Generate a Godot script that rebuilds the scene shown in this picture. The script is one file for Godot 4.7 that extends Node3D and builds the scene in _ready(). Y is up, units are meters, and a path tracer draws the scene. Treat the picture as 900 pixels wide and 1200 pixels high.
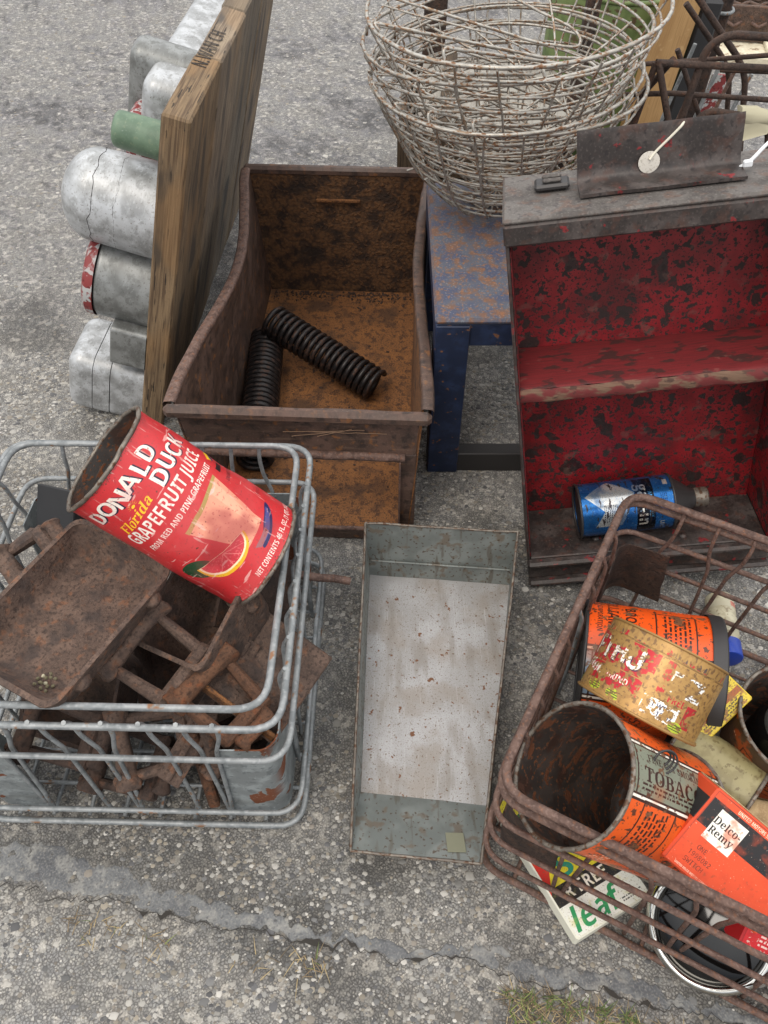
extends Node3D

# ---------------------------------------------------------------- mesh builder
class MB:
	var v := PackedVector3Array()
	var n := PackedVector3Array()
	var uv := PackedVector2Array()
	var col := PackedColorArray()
	var ix := PackedInt32Array()

	# one flat triangle, turned so that it faces away from the point «inside»
	func tri(a: Vector3, b: Vector3, c: Vector3, inside: Vector3) -> void:
		var nn := (b - a).cross(c - a)
		if nn.length_squared() < 1e-18:
			return
		nn = nn.normalized()
		var k := v.size()
		if nn.dot((a + b + c) / 3.0 - inside) < 0.0:
			v.append_array([a, b, c]); nn = -nn
			n.append_array([nn, nn, nn])
			ix.append_array([k, k + 1, k + 2])
		else:
			v.append_array([a, b, c])
			n.append_array([nn, nn, nn])
			ix.append_array([k, k + 2, k + 1])
		uv.append_array([Vector2(a.x, a.z), Vector2(b.x, b.z), Vector2(c.x, c.z)])

	func quad(a: Vector3, b: Vector3, c: Vector3, d: Vector3, inside: Vector3) -> void:
		tri(a, b, c, inside)
		tri(a, c, d, inside)

	# a box with chamfered edges, each corner point passed through «f»
	func box_map(size: Vector3, bevel: Vector3, f: Callable) -> MB:
		var h := size * 0.5
		var mid: Vector3 = f.call(Vector3.ZERO)
		var p := {}
		for sx in [-1, 1]:
			for sy in [-1, 1]:
				for sz in [-1, 1]:
					p[[sx, sy, sz, 0]] = f.call(Vector3(sx * h.x, sy * (h.y - bevel.y), sz * (h.z - bevel.z)))
					p[[sx, sy, sz, 1]] = f.call(Vector3(sx * (h.x - bevel.x), sy * h.y, sz * (h.z - bevel.z)))
					p[[sx, sy, sz, 2]] = f.call(Vector3(sx * (h.x - bevel.x), sy * (h.y - bevel.y), sz * h.z))
		for s in [-1, 1]:
			quad(p[[s, -1, -1, 0]], p[[s, 1, -1, 0]], p[[s, 1, 1, 0]], p[[s, -1, 1, 0]], mid)
			quad(p[[-1, s, -1, 1]], p[[1, s, -1, 1]], p[[1, s, 1, 1]], p[[-1, s, 1, 1]], mid)
			quad(p[[-1, -1, s, 2]], p[[1, -1, s, 2]], p[[1, 1, s, 2]], p[[-1, 1, s, 2]], mid)
		for a in [-1, 1]:
			for b in [-1, 1]:
				quad(p[[a, b, -1, 0]], p[[a, b, 1, 0]], p[[a, b, 1, 1]], p[[a, b, -1, 1]], mid)
				quad(p[[a, -1, b, 0]], p[[a, 1, b, 0]], p[[a, 1, b, 2]], p[[a, -1, b, 2]], mid)
				quad(p[[-1, a, b, 1]], p[[1, a, b, 1]], p[[1, a, b, 2]], p[[-1, a, b, 2]], mid)
				for c in [-1, 1]:
					tri(p[[a, b, c, 0]], p[[a, b, c, 1]], p[[a, b, c, 2]], mid)
		return self

	func box(center: Vector3, size: Vector3, bevel := 0.002, basis := Basis()) -> MB:
		var bv: float = minf(bevel, minf(size.x, minf(size.y, size.z)) * 0.45)
		return box_map(size, Vector3(bv, bv, bv), func(q: Vector3) -> Vector3: return center + basis * q)

	# box between two points, w across (side), t thick (up)
	func bar(a: Vector3, b: Vector3, w: float, t: float, up := Vector3.UP, bevel := 0.001) -> MB:
		var z := (b - a).normalized()
		var x := up.cross(z).normalized()
		var y := z.cross(x)
		return box((a + b) * 0.5, Vector3(w, t, a.distance_to(b)), bevel, Basis(x, y, z))

	# hexahedron from 8 corners: index bits x=1 y=2 z=4
	func hexa(c: Array, bevel := 0.0015) -> MB:
		var lx: float = (c[1] - c[0]).length(); var ly: float = (c[2] - c[0]).length(); var lz: float = (c[4] - c[0]).length()
		var bv := Vector3(minf(bevel / lx, 0.4), minf(bevel / ly, 0.4), minf(bevel / lz, 0.4))
		return box_map(Vector3.ONE, bv, func(q: Vector3) -> Vector3:
			var t := q + Vector3(0.5, 0.5, 0.5)
			var a: Vector3 = c[0].lerp(c[1], t.x).lerp(c[2].lerp(c[3], t.x), t.y)
			var b: Vector3 = c[4].lerp(c[5], t.x).lerp(c[6].lerp(c[7], t.x), t.y)
			return a.lerp(b, t.z))

	# smooth grid of rows of points; wrap: last column meets the first
	func grid(rows: Array, wrap := false, uvs := Rect2(0, 0, 1, 1)) -> MB:
		var nr := rows.size()
		var nc: int = rows[0].size()
		var acc := PackedVector3Array(); acc.resize(nr * nc)
		var k := v.size()
		for r in nr:
			var row: PackedVector3Array = rows[r]
			v.append_array(row)
			for c in nc:
				uv.append(uvs.position + uvs.size * Vector2(float(c) / (nc - 1), float(r) / (nr - 1)))
		for r in nr - 1:
			for c in nc - 1:
				var a := r * nc + c
				var b := a + 1
				var d := a + nc
				var e := d + 1
				var n1 := (v[k + d] - v[k + a]).cross(v[k + b] - v[k + a])
				var n2 := (v[k + d] - v[k + b]).cross(v[k + e] - v[k + b])
				acc[a] += n1; acc[b] += n1 + n2; acc[d] += n1 + n2; acc[e] += n2
				ix.append_array([k + a, k + b, k + d, k + b, k + e, k + d])
		if wrap:
			for r in nr:
				var s := acc[r * nc] + acc[r * nc + nc - 1]
				acc[r * nc] = s; acc[r * nc + nc - 1] = s
		for q in acc:
			n.append(q.normalized() if q.length_squared() > 0.0 else Vector3.UP)
		return self

	# round bar along a path
	func tube(path: Array, r: float, sides := 6, closed := false, cap := true) -> MB:
		var m := path.size()
		var rows := []
		var t0: Vector3 = (path[1] - path[0]).normalized()
		if closed:
			t0 = (path[1] - path[m - 1]).normalized()
		var ref := Vector3.UP if absf(t0.y) < 0.9 else Vector3.RIGHT
		var x := ref.cross(t0).normalized()
		var cnt := m + 1 if closed else m
		for i in cnt:
			var p: Vector3 = path[i % m]
			var a: Vector3 = path[(i - 1 + m) % m] if closed else path[maxi(i - 1, 0)]
			var b: Vector3 = path[(i + 1) % m] if closed else path[mini(i + 1, m - 1)]
			var t := (b - a).normalized()
			x = (x - t * x.dot(t)).normalized()
			var y := t.cross(x)
			var row := PackedVector3Array()
			for s in sides + 1:
				var an := TAU * s / sides
				row.append(p + (x * cos(an) + y * sin(an)) * r)
			rows.append(row)
		if closed:
			rows[cnt - 1] = rows[0]
		grid(rows, true)
		if cap and not closed:
			for e in [0, m - 1]:
				var ins: Vector3 = path[1] if e == 0 else path[m - 2]
				for s in sides:
					tri(path[e], rows[e][s], rows[e][s + 1], ins)
		return self

	# profile of Vector2(radius, y) turned round the y axis
	func lathe(prof: Array, seg := 32, uvs := Rect2(0, 0, 1, 1), f = null) -> MB:
		var rows := []
		for q in prof:
			var row := PackedVector3Array()
			for s in seg + 1:
				var an := TAU * (s % seg) / seg
				var p := Vector3(sin(an) * q.x, q.y, cos(an) * q.x)
				row.append(f.call(p) if f != null else p)
			rows.append(row)
		return grid(rows, true, uvs)

	func disc(r: float, y: float, seg := 32, f = null) -> MB:
		return lathe([Vector2(0.0001, y), Vector2(r, y)], seg, Rect2(0, 0, 1, 1), f)

	# sheet of some thickness: the grid, a second one behind it, and the rims
	func shell(rows: Array, t: float) -> MB:
		var k := v.size()
		grid(rows)
		var nr := rows.size()
		var nc: int = rows[0].size()
		var back := []
		for r in nr:
			var row := PackedVector3Array()
			for c in nc:
				row.append(v[k + r * nc + c] - n[k + r * nc + c] * t)
			back.append(row)
		var rev := back.duplicate(); rev.reverse()
		grid(rev)
		for e in [0, nr - 1]:
			grid([rows[e], back[e]])
		for e in [0, nc - 1]:
			var a := PackedVector3Array()
			var b := PackedVector3Array()
			for r in nr:
				a.append(rows[r][e]); b.append(back[r][e])
			grid([a, b])
		return self

	func move(t: Transform3D) -> MB:
		for i in v.size():
			v[i] = t * v[i]
			n[i] = (t.basis * n[i]).normalized()
		return self

	func bend(f: Callable) -> MB:   # shift points, normals kept
		for i in v.size():
			v[i] = f.call(v[i])
		return self

	func mesh() -> ArrayMesh:
		var a := []
		a.resize(Mesh.ARRAY_MAX)
		a[Mesh.ARRAY_VERTEX] = v
		a[Mesh.ARRAY_NORMAL] = n
		a[Mesh.ARRAY_TEX_UV] = uv
		if col.size() == v.size():
			a[Mesh.ARRAY_COLOR] = col
		a[Mesh.ARRAY_INDEX] = ix
		var m := ArrayMesh.new()
		m.add_surface_from_arrays(Mesh.PRIMITIVE_TRIANGLES, a)
		return m


# ---------------------------------------------------------------- flat print
class Painter:
	var im: Image
	var k := 2.0
	static var fonts := {}
	static var glyphs := {}

	func _init(w: int, h: int, c: Color) -> void:
		im = Image.create(w * 2, h * 2, false, Image.FORMAT_RGBA8)
		im.fill(c)

	func rect(x: float, y: float, w: float, h: float, c: Color) -> void:
		im.fill_rect(Rect2i(int(x * k), int(y * k), int(w * k), int(h * k)), c)

	func tri(a: Vector2, b: Vector2, c: Vector2, col: Color) -> void:
		var lo: float = minf(a.y, minf(b.y, c.y))
		var hi: float = maxf(a.y, maxf(b.y, c.y))
		for y in range(maxi(int(ceil(lo - 0.5)), 0), mini(int(floor(hi - 0.5)) + 1, im.get_height())):
			var yy := y + 0.5
			var x0 := 1e9
			var x1 := -1e9
			for e in [[a, b], [b, c], [c, a]]:
				var p: Vector2 = e[0]
				var q: Vector2 = e[1]
				if (p.y <= yy and q.y > yy) or (q.y <= yy and p.y > yy):
					var x: float = p.x + (yy - p.y) / (q.y - p.y) * (q.x - p.x)
					x0 = minf(x0, x); x1 = maxf(x1, x)
			var l := int(round(x0))
			var r := int(round(x1))
			if r > l:
				im.fill_rect(Rect2i(l, y, r - l, 1), col)

	func poly(pts: Array, col: Color) -> void:
		var p := PackedVector2Array()
		for q in pts:
			p.append(q * k)
		var t := Geometry2D.triangulate_polygon(p)
		for i in range(0, t.size(), 3):
			tri(p[t[i]], p[t[i + 1]], p[t[i + 2]], col)

	func ell(cx: float, cy: float, rx: float, ry: float, col: Color, ang := 0.0, a0 := 0.0, a1 := TAU) -> void:
		var pts := []
		for i in 37:
			var a := lerpf(a0, a1, i / 36.0)
			if i == 36 and a1 - a0 > 6.2:
				break
			pts.append(Vector2(cx, cy) + Vector2(cos(a) * rx, sin(a) * ry).rotated(ang))
		poly(pts, col)

	func frame(x: float, y: float, w: float, h: float, t: float, c: Color) -> void:
		rect(x, y, w, t, c); rect(x, y + h - t, w, t, c); rect(x, y, t, h, c); rect(x + w - t, y, t, h, c)

	# capital height h, centred on x, y
	func text(s: String, x: float, y: float, h: float, c: Color, ang := 0.0, xs := 1.0, font := "Droid Sans", weight := 700, slant := 0.0) -> void:
		var key := "%s|%d|%s" % [font, weight, s]
		if not glyphs.has(key):
			var fk := "%s|%d" % [font, weight]
			if not fonts.has(fk):
				var f := SystemFont.new()
				f.font_names = PackedStringArray([font])
				f.font_weight = weight
				fonts[fk] = f
			var tm := TextMesh.new()
			tm.font = fonts[fk]; tm.font_size = 64; tm.pixel_size = 1.0; tm.depth = 0.0; tm.text = s; tm.curve_step = 1.0
			glyphs[key] = tm.get_mesh_arrays()
		var arr: Array = glyphs[key]
		if arr.is_empty() or arr[0] == null:
			return
		var vs: PackedVector3Array = arr[Mesh.ARRAY_VERTEX]
		if vs.is_empty():
			return
		var ids: PackedInt32Array = arr[Mesh.ARRAY_INDEX] if arr[Mesh.ARRAY_INDEX] != null else PackedInt32Array(range(vs.size()))
		var lo := Vector2(1e9, 1e9)
		var hi := -lo
		for q in vs:
			lo = lo.min(Vector2(q.x, q.y)); hi = hi.max(Vector2(q.x, q.y))
		var m := (lo + hi) * 0.5
		var sc := h / 46.0
		var pts := PackedVector2Array()
		for q in vs:
			var u := Vector2((q.x - m.x) * xs + (q.y - m.y) * slant, -(q.y - m.y)) * sc
			pts.append((Vector2(x, y) + u.rotated(ang)) * k)
		for i in range(0, ids.size(), 3):
			tri(pts[ids[i]], pts[ids[i + 1]], pts[ids[i + 2]], c)

	# rows of tiny print: short dashes that read as lines of text
	func small(x: float, y: float, w: float, rows: int, h: float, c: Color, rng: RandomNumberGenerator, vert := false) -> void:
		for r in rows:
			var q := 0.0
			while q < w:
				var l := rng.randf_range(h * 0.6, h * 2.6)
				if q + l > w:
					break
				if vert:
					rect(x + r * h * 1.7, y + q, h * 0.8, l, c)
				else:
					rect(x + q, y + r * h * 1.7, l, h * 0.8, c)
				q += l + h * 0.6

	func done() -> Image:
		im.resize(int(im.get_width() / 2.0), int(im.get_height() / 2.0), Image.INTERPOLATE_LANCZOS)
		return im


# ---------------------------------------------------------------- textures
const SHINY := ["rust_skin", "zinc_wire", "zinc_sheet", "basket_wire", "blue_paint", "blue_worn", "red_chipped", "grimy_iron", "dusty_iron", "tray_floor", "tray_side", "silver_paint", "spring_steel", "can_inside"]
const SMOOTH := ["zinc_wire", "cream_paint", "olive_green", "grey_card", "old_plastic", "tan_plank", "tin_plate", "spring_steel", "can_rim"]
var mats := {}

func C(r: float, g: float, b: float, a := 1.0) -> Color:
	return Color(r / 255.0, g / 255.0, b / 255.0, a)

func noise_bytes(kind: String, size: int, freq: float, oct: int, sd: int, sx := 1.0, sy := 1.0, seamless := true, hgt := 0) -> PackedByteArray:
	var f := FastNoiseLite.new()
	f.seed = sd
	f.fractal_octaves = oct
	f.fractal_type = FastNoiseLite.FRACTAL_FBM if oct > 1 else FastNoiseLite.FRACTAL_NONE
	f.noise_type = FastNoiseLite.TYPE_SIMPLEX_SMOOTH
	if kind == "cell":
		f.noise_type = FastNoiseLite.TYPE_CELLULAR
		f.cellular_return_type = FastNoiseLite.RETURN_DISTANCE
	elif kind == "cellv":
		f.noise_type = FastNoiseLite.TYPE_CELLULAR
		f.cellular_return_type = FastNoiseLite.RETURN_CELL_VALUE
	elif kind == "edge":
		f.noise_type = FastNoiseLite.TYPE_CELLULAR
		f.cellular_return_type = FastNoiseLite.RETURN_DISTANCE2_SUB
	elif kind == "ridge":
		f.fractal_type = FastNoiseLite.FRACTAL_RIDGED
	if kind == "warp":
		f.domain_warp_enabled = true
		f.domain_warp_amplitude = size / freq * 0.6
		f.domain_warp_frequency = freq * 2.0 / size
	var hh := hgt if hgt > 0 else size
	var w := maxi(int(size / sx), 8)
	var h := maxi(int(hh / sy), 8)
	f.frequency = freq / size
	var im := f.get_seamless_image(w, h) if seamless else f.get_image(w, h)
	if im.get_width() != size or im.get_height() != hh:
		im.resize(size, hh, Image.INTERPOLATE_CUBIC)
	im.convert(Image.FORMAT_L8)
	return im.get_data()

func lut(b: PackedByteArray, w: int, h: int, lo: float, hi: float, c: Color) -> Image:
	var t := PackedInt32Array(); t.resize(256)
	var base := int(c.r * 255.0) | (int(c.g * 255.0) << 8) | (int(c.b * 255.0) << 16)
	for i in 256:
		var q := clampf((i / 255.0 - lo) / (hi - lo), 0.0, 1.0)
		q = q * q * (3.0 - 2.0 * q) * c.a
		t[i] = base | (int(q * 255.0) << 24)
	var o := PackedInt32Array(); o.resize(b.size())
	for i in b.size():
		o[i] = t[b[i]]
	return Image.create_from_data(w, h, false, Image.FORMAT_RGBA8, o.to_byte_array())

# layers: {k kind, f features per tile, o octaves, lo, hi, c colour, a alpha, r roughness or none, h height 0..1 or none, s seed, sx, sy}
func stack(im: Image, rough: float, layers: Array, seamless := true) -> Dictionary:
	var w := im.get_width()
	var h := im.get_height()
	var full := Rect2i(0, 0, w, h)
	var ri := Image.create(w, h, false, Image.FORMAT_RGBA8); ri.fill(Color(rough, rough, rough))
	var hi := Image.create(w, h, false, Image.FORMAT_RGBA8); hi.fill(Color(0.5, 0.5, 0.5))
	var num := 0
	for l in layers:
		num += 1
		var b := noise_bytes(l.get("k", "s"), w, l.f, l.get("o", 4), l.get("s", num * 17 + 3), l.get("sx", 1.0), l.get("sy", 1.0), seamless, h)
		var a: float = l.get("a", 1.0)
		if l.has("c"):
			im.blend_rect(lut(b, w, h, l.lo, l.hi, Color(l.c, a)), full, Vector2i.ZERO)
		if l.has("r"):
			var g: float = l.r
			ri.blend_rect(lut(b, w, h, l.lo, l.hi, Color(g, g, g, a)), full, Vector2i.ZERO)
		if l.has("h"):
			var g: float = l.h
			hi.blend_rect(lut(b, w, h, l.lo, l.hi, Color(g, g, g, l.get("ha", 0.7))), full, Vector2i.ZERO)
	return {"c": im, "r": ri, "h": hi, "rough": rough}

func flat(size: int, c: Color) -> Image:
	var im := Image.create(size, size, false, Image.FORMAT_RGBA8)
	im.fill(c)
	return im

func make_mat(called: String, d: Dictionary, tile: Vector3, relief: float, metallic := 0.0, tri := true, rough_map := true) -> StandardMaterial3D:
	var m := StandardMaterial3D.new()
	m.resource_name = called
	m.albedo_texture = ImageTexture.create_from_image(d.c)
	m.metallic = metallic
	m.roughness = d.rough
	if rough_map and called in SHINY:
		m.roughness = 1.0
		var g: Image = d.r.duplicate(); g.convert(Image.FORMAT_L8)
		m.roughness_texture = ImageTexture.create_from_image(g)
		m.roughness_texture_channel = BaseMaterial3D.TEXTURE_CHANNEL_GRAYSCALE
	if relief != 0.0 and not called in SMOOTH:
		m.heightmap_enabled = true
		m.heightmap_scale = relief
		var hm: Image = d.h.duplicate(); hm.convert(Image.FORMAT_L8)
		m.heightmap_texture = ImageTexture.create_from_image(hm)
	if tri:
		m.uv1_triplanar = true
		m.uv1_scale = tile
		m.uv1_triplanar_sharpness = 4.0
	mats[called] = m
	return m

func plain_mat(called: String, c: Color, rough: float, metallic := 0.0) -> StandardMaterial3D:
	var m := StandardMaterial3D.new()
	m.resource_name = called; m.albedo_color = c; m.roughness = rough; m.metallic = metallic
	mats[called] = m
	return m

func tinted(from: String, called: String, c: Color) -> StandardMaterial3D:
	var m: StandardMaterial3D = mats[from].duplicate()
	m.resource_name = called; m.albedo_color = c
	mats[called] = m
	return m

# ---------------------------------------------------------------- scene helpers
var taken := {}

func numbered(called: String) -> String:
	if not taken.has(called):
		taken[called] = 0
		return called
	taken[called] += 1
	return "%s_%03d" % [called, taken[called]]

func thing(called: String, label: String, category: String, at := Transform3D(), group := "") -> Node3D:
	var o := Node3D.new()
	o.name = numbered(called)
	add_child(o)
	o.transform = at
	o.set_meta("label", label); o.set_meta("category", category)
	if group:
		o.set_meta("group", group)
	return o

func part(parent: Node3D, called: String, mesh: Mesh, m, label := "") -> MeshInstance3D:
	var o := MeshInstance3D.new()
	var c := 0
	var nm := called
	while parent.has_node(NodePath(nm)):
		c += 1
		nm = "%s_%03d" % [called, c]
	o.name = nm
	o.mesh = mesh
	o.material_override = mats[m] if m is String else m
	o.cast_shadow = GeometryInstance3D.SHADOW_CASTING_SETTING_ON
	parent.add_child(o)
	if label:
		o.set_meta("label", label)
	return o

func struct(called: String, mesh: Mesh, m) -> MeshInstance3D:
	var o := part(self, called, mesh, m)
	o.set_meta("kind", "structure")
	return o

func copy_of(root: Node3D, label: String, at: Transform3D) -> Node3D:
	var r: Node3D = root.duplicate()
	var base: String = root.name
	r.name = numbered(base)
	add_child(r)
	r.transform = at
	r.set_meta("label", label)
	return r

# frame at p whose y axis is «up», x axis as near «right» as can be
func frame_at(p: Vector3, up: Vector3, right := Vector3.RIGHT) -> Transform3D:
	var y := up.normalized()
	var z := right.cross(y).normalized()
	var x := y.cross(z)
	return Transform3D(Basis(x, y, z), p)

# rounds the corners of a polyline
func fillet(pts: Array, r: float, seg := 5, closed := false) -> Array:
	var o := []
	var m := pts.size()
	for i in m:
		if not closed and (i == 0 or i == m - 1):
			o.append(pts[i]); continue
		var p: Vector3 = pts[i]
		var a: Vector3 = pts[(i - 1 + m) % m]
		var b: Vector3 = pts[(i + 1) % m]
		var rr: float = minf(r, minf(p.distance_to(a), p.distance_to(b)) * 0.45)
		var s := p + (a - p).normalized() * rr
		var e := p + (b - p).normalized() * rr
		for k in seg + 1:
			var t := float(k) / seg
			o.append(s.lerp(p, t).lerp(p.lerp(e, t), t))
	return o

# rounded rectangle in the xz plane, as a closed row of points (first repeated at the end)
func rrect(w: float, d: float, r: float, y: float, seg := 4, off := Vector3.ZERO) -> PackedVector3Array:
	var o := PackedVector3Array()
	for q in [[1, 1, 0], [-1, 1, 1], [-1, -1, 2], [1, -1, 3]]:
		for k in seg + 1:
			var a: float = PI / 2 * (q[2] + float(k) / seg)
			o.append(off + Vector3(q[0] * (w / 2 - r) + cos(a) * r, y, q[1] * (d / 2 - r) + sin(a) * r))
	o.append(o[0])
	return o

var jn: FastNoiseLite

func wob(p: Vector3, amp: float, freq: float) -> Vector3:
	var q := p * freq
	return p + Vector3(jn.get_noise_3d(q.x, q.y, q.z), jn.get_noise_3d(q.x + 71.0, q.y, q.z), jn.get_noise_3d(q.x, q.y + 53.0, q.z)) * amp

func wobble_path(path: Array, amp: float, freq: float) -> Array:
	var o := []
	for p in path:
		o.append(wob(p, amp, freq))
	return o

# straight run cut into pieces, so that it can be bent or wobbled
func cut(a: Vector3, b: Vector3, k: int) -> Array:
	var o := []
	for i in k + 1:
		o.append(a.lerp(b, float(i) / k))
	return o

# ---------------------------------------------------------------- the scene
func _ready() -> void:
	var cam := Camera3D.new()
	cam.name = "camera"
	cam.fov = 64.01
	cam.near = 0.02
	cam.far = 200.0
	cam.position = Vector3(0, 0.85, 0)
	cam.rotation = Vector3(deg_to_rad(-50.0), 0, 0)
	add_child(cam)
	cam.current = true

	var sky := ProceduralSkyMaterial.new()
	sky.sky_top_color = Color(1.0, 1.0, 1.0)
	sky.sky_horizon_color = Color(0.42, 0.45, 0.49)
	sky.sky_curve = 0.35
	sky.sky_energy_multiplier = 1.28
	sky.ground_bottom_color = Color(0.4, 0.4, 0.4)
	sky.ground_horizon_color = Color(0.5, 0.5, 0.5)
	sky.sun_angle_max = 0.0
	var env := Environment.new()
	env.background_mode = Environment.BG_SKY
	env.sky = Sky.new()
	env.sky.sky_material = sky
	env.background_energy_multiplier = 1.0
	env.tonemap_mode = Environment.TONE_MAPPER_LINEAR
	env.tonemap_exposure = 1.22
	env.ssao_enabled = true
	env.ssil_enabled = true
	env.sdfgi_enabled = true
	var we := WorldEnvironment.new()
	we.name = "environment"
	we.environment = env
	add_child(we)

	var sun := DirectionalLight3D.new()   # the brighter patch of an overcast sky
	sun.name = "sun"
	sun.light_energy = 0.45
	sun.light_color = Color(1.0, 0.97, 0.93)
	sun.light_angular_distance = 25.0
	sun.shadow_enabled = true
	sun.rotation = Vector3(deg_to_rad(-62.0), deg_to_rad(-35.0), 0)
	add_child(sun)

	jn = FastNoiseLite.new()
	jn.seed = 3; jn.frequency = 1.0; jn.fractal_octaves = 3

	make_materials()
	make_labels()
	make_ground()
	make_board()
	make_bin()
	make_stand()
	make_baskets()
	make_cabinet()
	make_tray()
	make_background()
	make_left_crate()
	make_right_crate()

# ---------------------------------------------------------------- materials
func make_materials() -> void:
	var d: Dictionary
	# brown, scaly, old rust
	d = stack(flat(512, C(80, 63, 54)), 0.85, [
		{"f": 6.0, "o": 6, "lo": 0.3, "hi": 0.8, "c": C(98, 78, 67), "h": 0.7},
		{"f": 34.0, "o": 5, "lo": 0.45, "hi": 0.9, "c": C(52, 40, 34), "a": 0.8, "h": 0.2},
		{"f": 9.0, "o": 7, "lo": 0.58, "hi": 0.85, "c": C(128, 80, 52), "a": 0.55, "s": 91},
		{"f": 90.0, "o": 3, "lo": 0.55, "hi": 0.9, "c": C(126, 108, 96), "a": 0.5, "h": 0.85},
		{"f": 4.0, "o": 6, "lo": 0.5, "hi": 0.8, "c": C(54, 45, 42), "a": 0.7, "s": 33},
		{"f": 14.0, "o": 5, "lo": 0.66, "hi": 0.85, "c": C(40, 32, 29), "a": 0.4, "h": 0.1, "s": 35}])
	make_mat("rust_brown", d, Vector3(6, 6, 6), 0.14)
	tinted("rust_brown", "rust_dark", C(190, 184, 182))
	# orange rust powder with dark blotches, inside of the bin
	d = stack(flat(512, C(114, 75, 43)), 0.9, [
		{"f": 6.0, "o": 6, "lo": 0.3, "hi": 0.85, "c": C(128, 84, 46), "h": 0.65},
		{"f": 16.0, "o": 6, "lo": 0.5, "hi": 0.8, "c": C(66, 43, 29), "a": 0.8, "h": 0.35},
		{"f": 90.0, "o": 4, "lo": 0.52, "hi": 0.85, "c": C(156, 102, 50), "a": 0.7, "h": 0.8},
		{"f": 70.0, "o": 4, "lo": 0.6, "hi": 0.8, "c": C(48, 33, 24), "a": 0.7, "h": 0.2, "s": 5},
		{"f": 3.0, "o": 6, "lo": 0.55, "hi": 0.85, "c": C(60, 42, 32), "a": 0.6, "s": 77}])
	make_mat("rust_orange", d, Vector3(4, 4, 4), 0.1)
	# back wall of the bin: dark, flaking
	d = stack(flat(512, C(98, 68, 42)), 0.9, [
		{"f": 7.0, "o": 6, "lo": 0.42, "hi": 0.78, "c": C(50, 35, 26), "h": 0.25},
		{"f": 30.0, "o": 5, "lo": 0.5, "hi": 0.8, "c": C(108, 73, 43), "a": 0.7, "h": 0.9},
		{"k": "cell", "f": 44.0, "o": 4, "lo": 0.3, "hi": 0.8, "c": C(42, 30, 24), "a": 0.55, "h": 0.2},
		{"f": 4.0, "o": 5, "lo": 0.55, "hi": 0.85, "c": C(36, 27, 23), "a": 0.7, "s": 9}])
	make_mat("rust_flaking", d, Vector3(4, 4, 4), 0.25)
	# smooth brown oxide skin outside the bin
	d = stack(flat(512, C(74, 57, 49)), 0.55, [
		{"f": 5.0, "o": 6, "lo": 0.3, "hi": 0.8, "c": C(92, 70, 60), "r": 0.7},
		{"f": 16.0, "o": 6, "lo": 0.5, "hi": 0.85, "c": C(48, 38, 34), "a": 0.8, "h": 0.35},
		{"f": 11.0, "o": 6, "lo": 0.68, "hi": 0.84, "c": C(140, 88, 46), "a": 0.65, "h": 0.65, "s": 55},
		{"f": 90.0, "o": 3, "lo": 0.58, "hi": 0.9, "c": C(124, 106, 95), "a": 0.45},
		{"f": 40.0, "o": 4, "lo": 0.62, "hi": 0.85, "sx": 10.0, "c": C(120, 98, 82), "a": 0.4, "s": 60}])
	make_mat("rust_skin", d, Vector3(3.5, 3.5, 3.5), 0.05)
	# rusty wire, warm mauve-brown with lighter bloom
	d = stack(flat(256, C(98, 76, 67)), 0.8, [
		{"f": 6.0, "o": 5, "lo": 0.3, "hi": 0.8, "c": C(72, 53, 46), "h": 0.4},
		{"f": 20.0, "o": 4, "lo": 0.45, "hi": 0.85, "c": C(128, 106, 97), "a": 0.65, "h": 0.65},
		{"f": 12.0, "o": 4, "lo": 0.62, "hi": 0.85, "c": C(124, 78, 52), "a": 0.6, "s": 12}])
	make_mat("rust_wire", d, Vector3(11, 11, 11), 0.02)
	# galvanised wire, grey zinc with white bloom and a little rust
	d = stack(flat(256, C(138, 141, 142)), 0.5, [
		{"f": 7.0, "o": 5, "lo": 0.3, "hi": 0.8, "c": C(112, 116, 118), "r": 0.6},
		{"f": 26.0, "o": 4, "lo": 0.5, "hi": 0.9, "c": C(168, 171, 172), "a": 0.6, "h": 0.7},
		{"f": 5.0, "o": 5, "lo": 0.80, "hi": 0.9, "c": C(138, 92, 60), "a": 0.8, "r": 0.9, "s": 41}])
	make_mat("zinc_wire", d, Vector3(6, 6, 6), 0.02, 0.25)
	# zinc sheet of the crate corners with a torn rust patch
	d = stack(flat(512, C(128, 133, 134)), 0.5, [
		{"f": 6.0, "o": 5, "lo": 0.4, "hi": 0.7, "c": C(150, 156, 157), "r": 0.6},
		{"f": 20.0, "o": 3, "lo": 0.6, "hi": 0.8, "c": C(104, 110, 112), "a": 0.7, "h": 0.4},
		{"f": 2.2, "o": 6, "lo": 0.74, "hi": 0.76, "c": C(112, 66, 44), "r": 0.95, "h": 0.2, "s": 8},
		{"f": 40.0, "o": 2, "lo": 0.72, "hi": 0.9, "c": C(190, 196, 196), "a": 0.5}])
	make_mat("zinc_sheet", d, Vector3(5, 5, 5), 0.03, 0.3)
	# white-zinc basket wire, spotted with rust
	d = stack(flat(256, C(174, 170, 162)), 0.4, [
		{"f": 8.0, "o": 5, "lo": 0.3, "hi": 0.8, "c": C(150, 145, 136)},
		{"f": 13.0, "o": 5, "lo": 0.60, "hi": 0.72, "c": C(128, 92, 66), "r": 0.9, "h": 0.7},
		{"f": 5.0, "o": 5, "lo": 0.62, "hi": 0.82, "c": C(150, 120, 92), "a": 0.7, "r": 0.8, "s": 44}])
	make_mat("basket_wire", d, Vector3(8, 8, 8), 0.02, 0.45)
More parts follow.
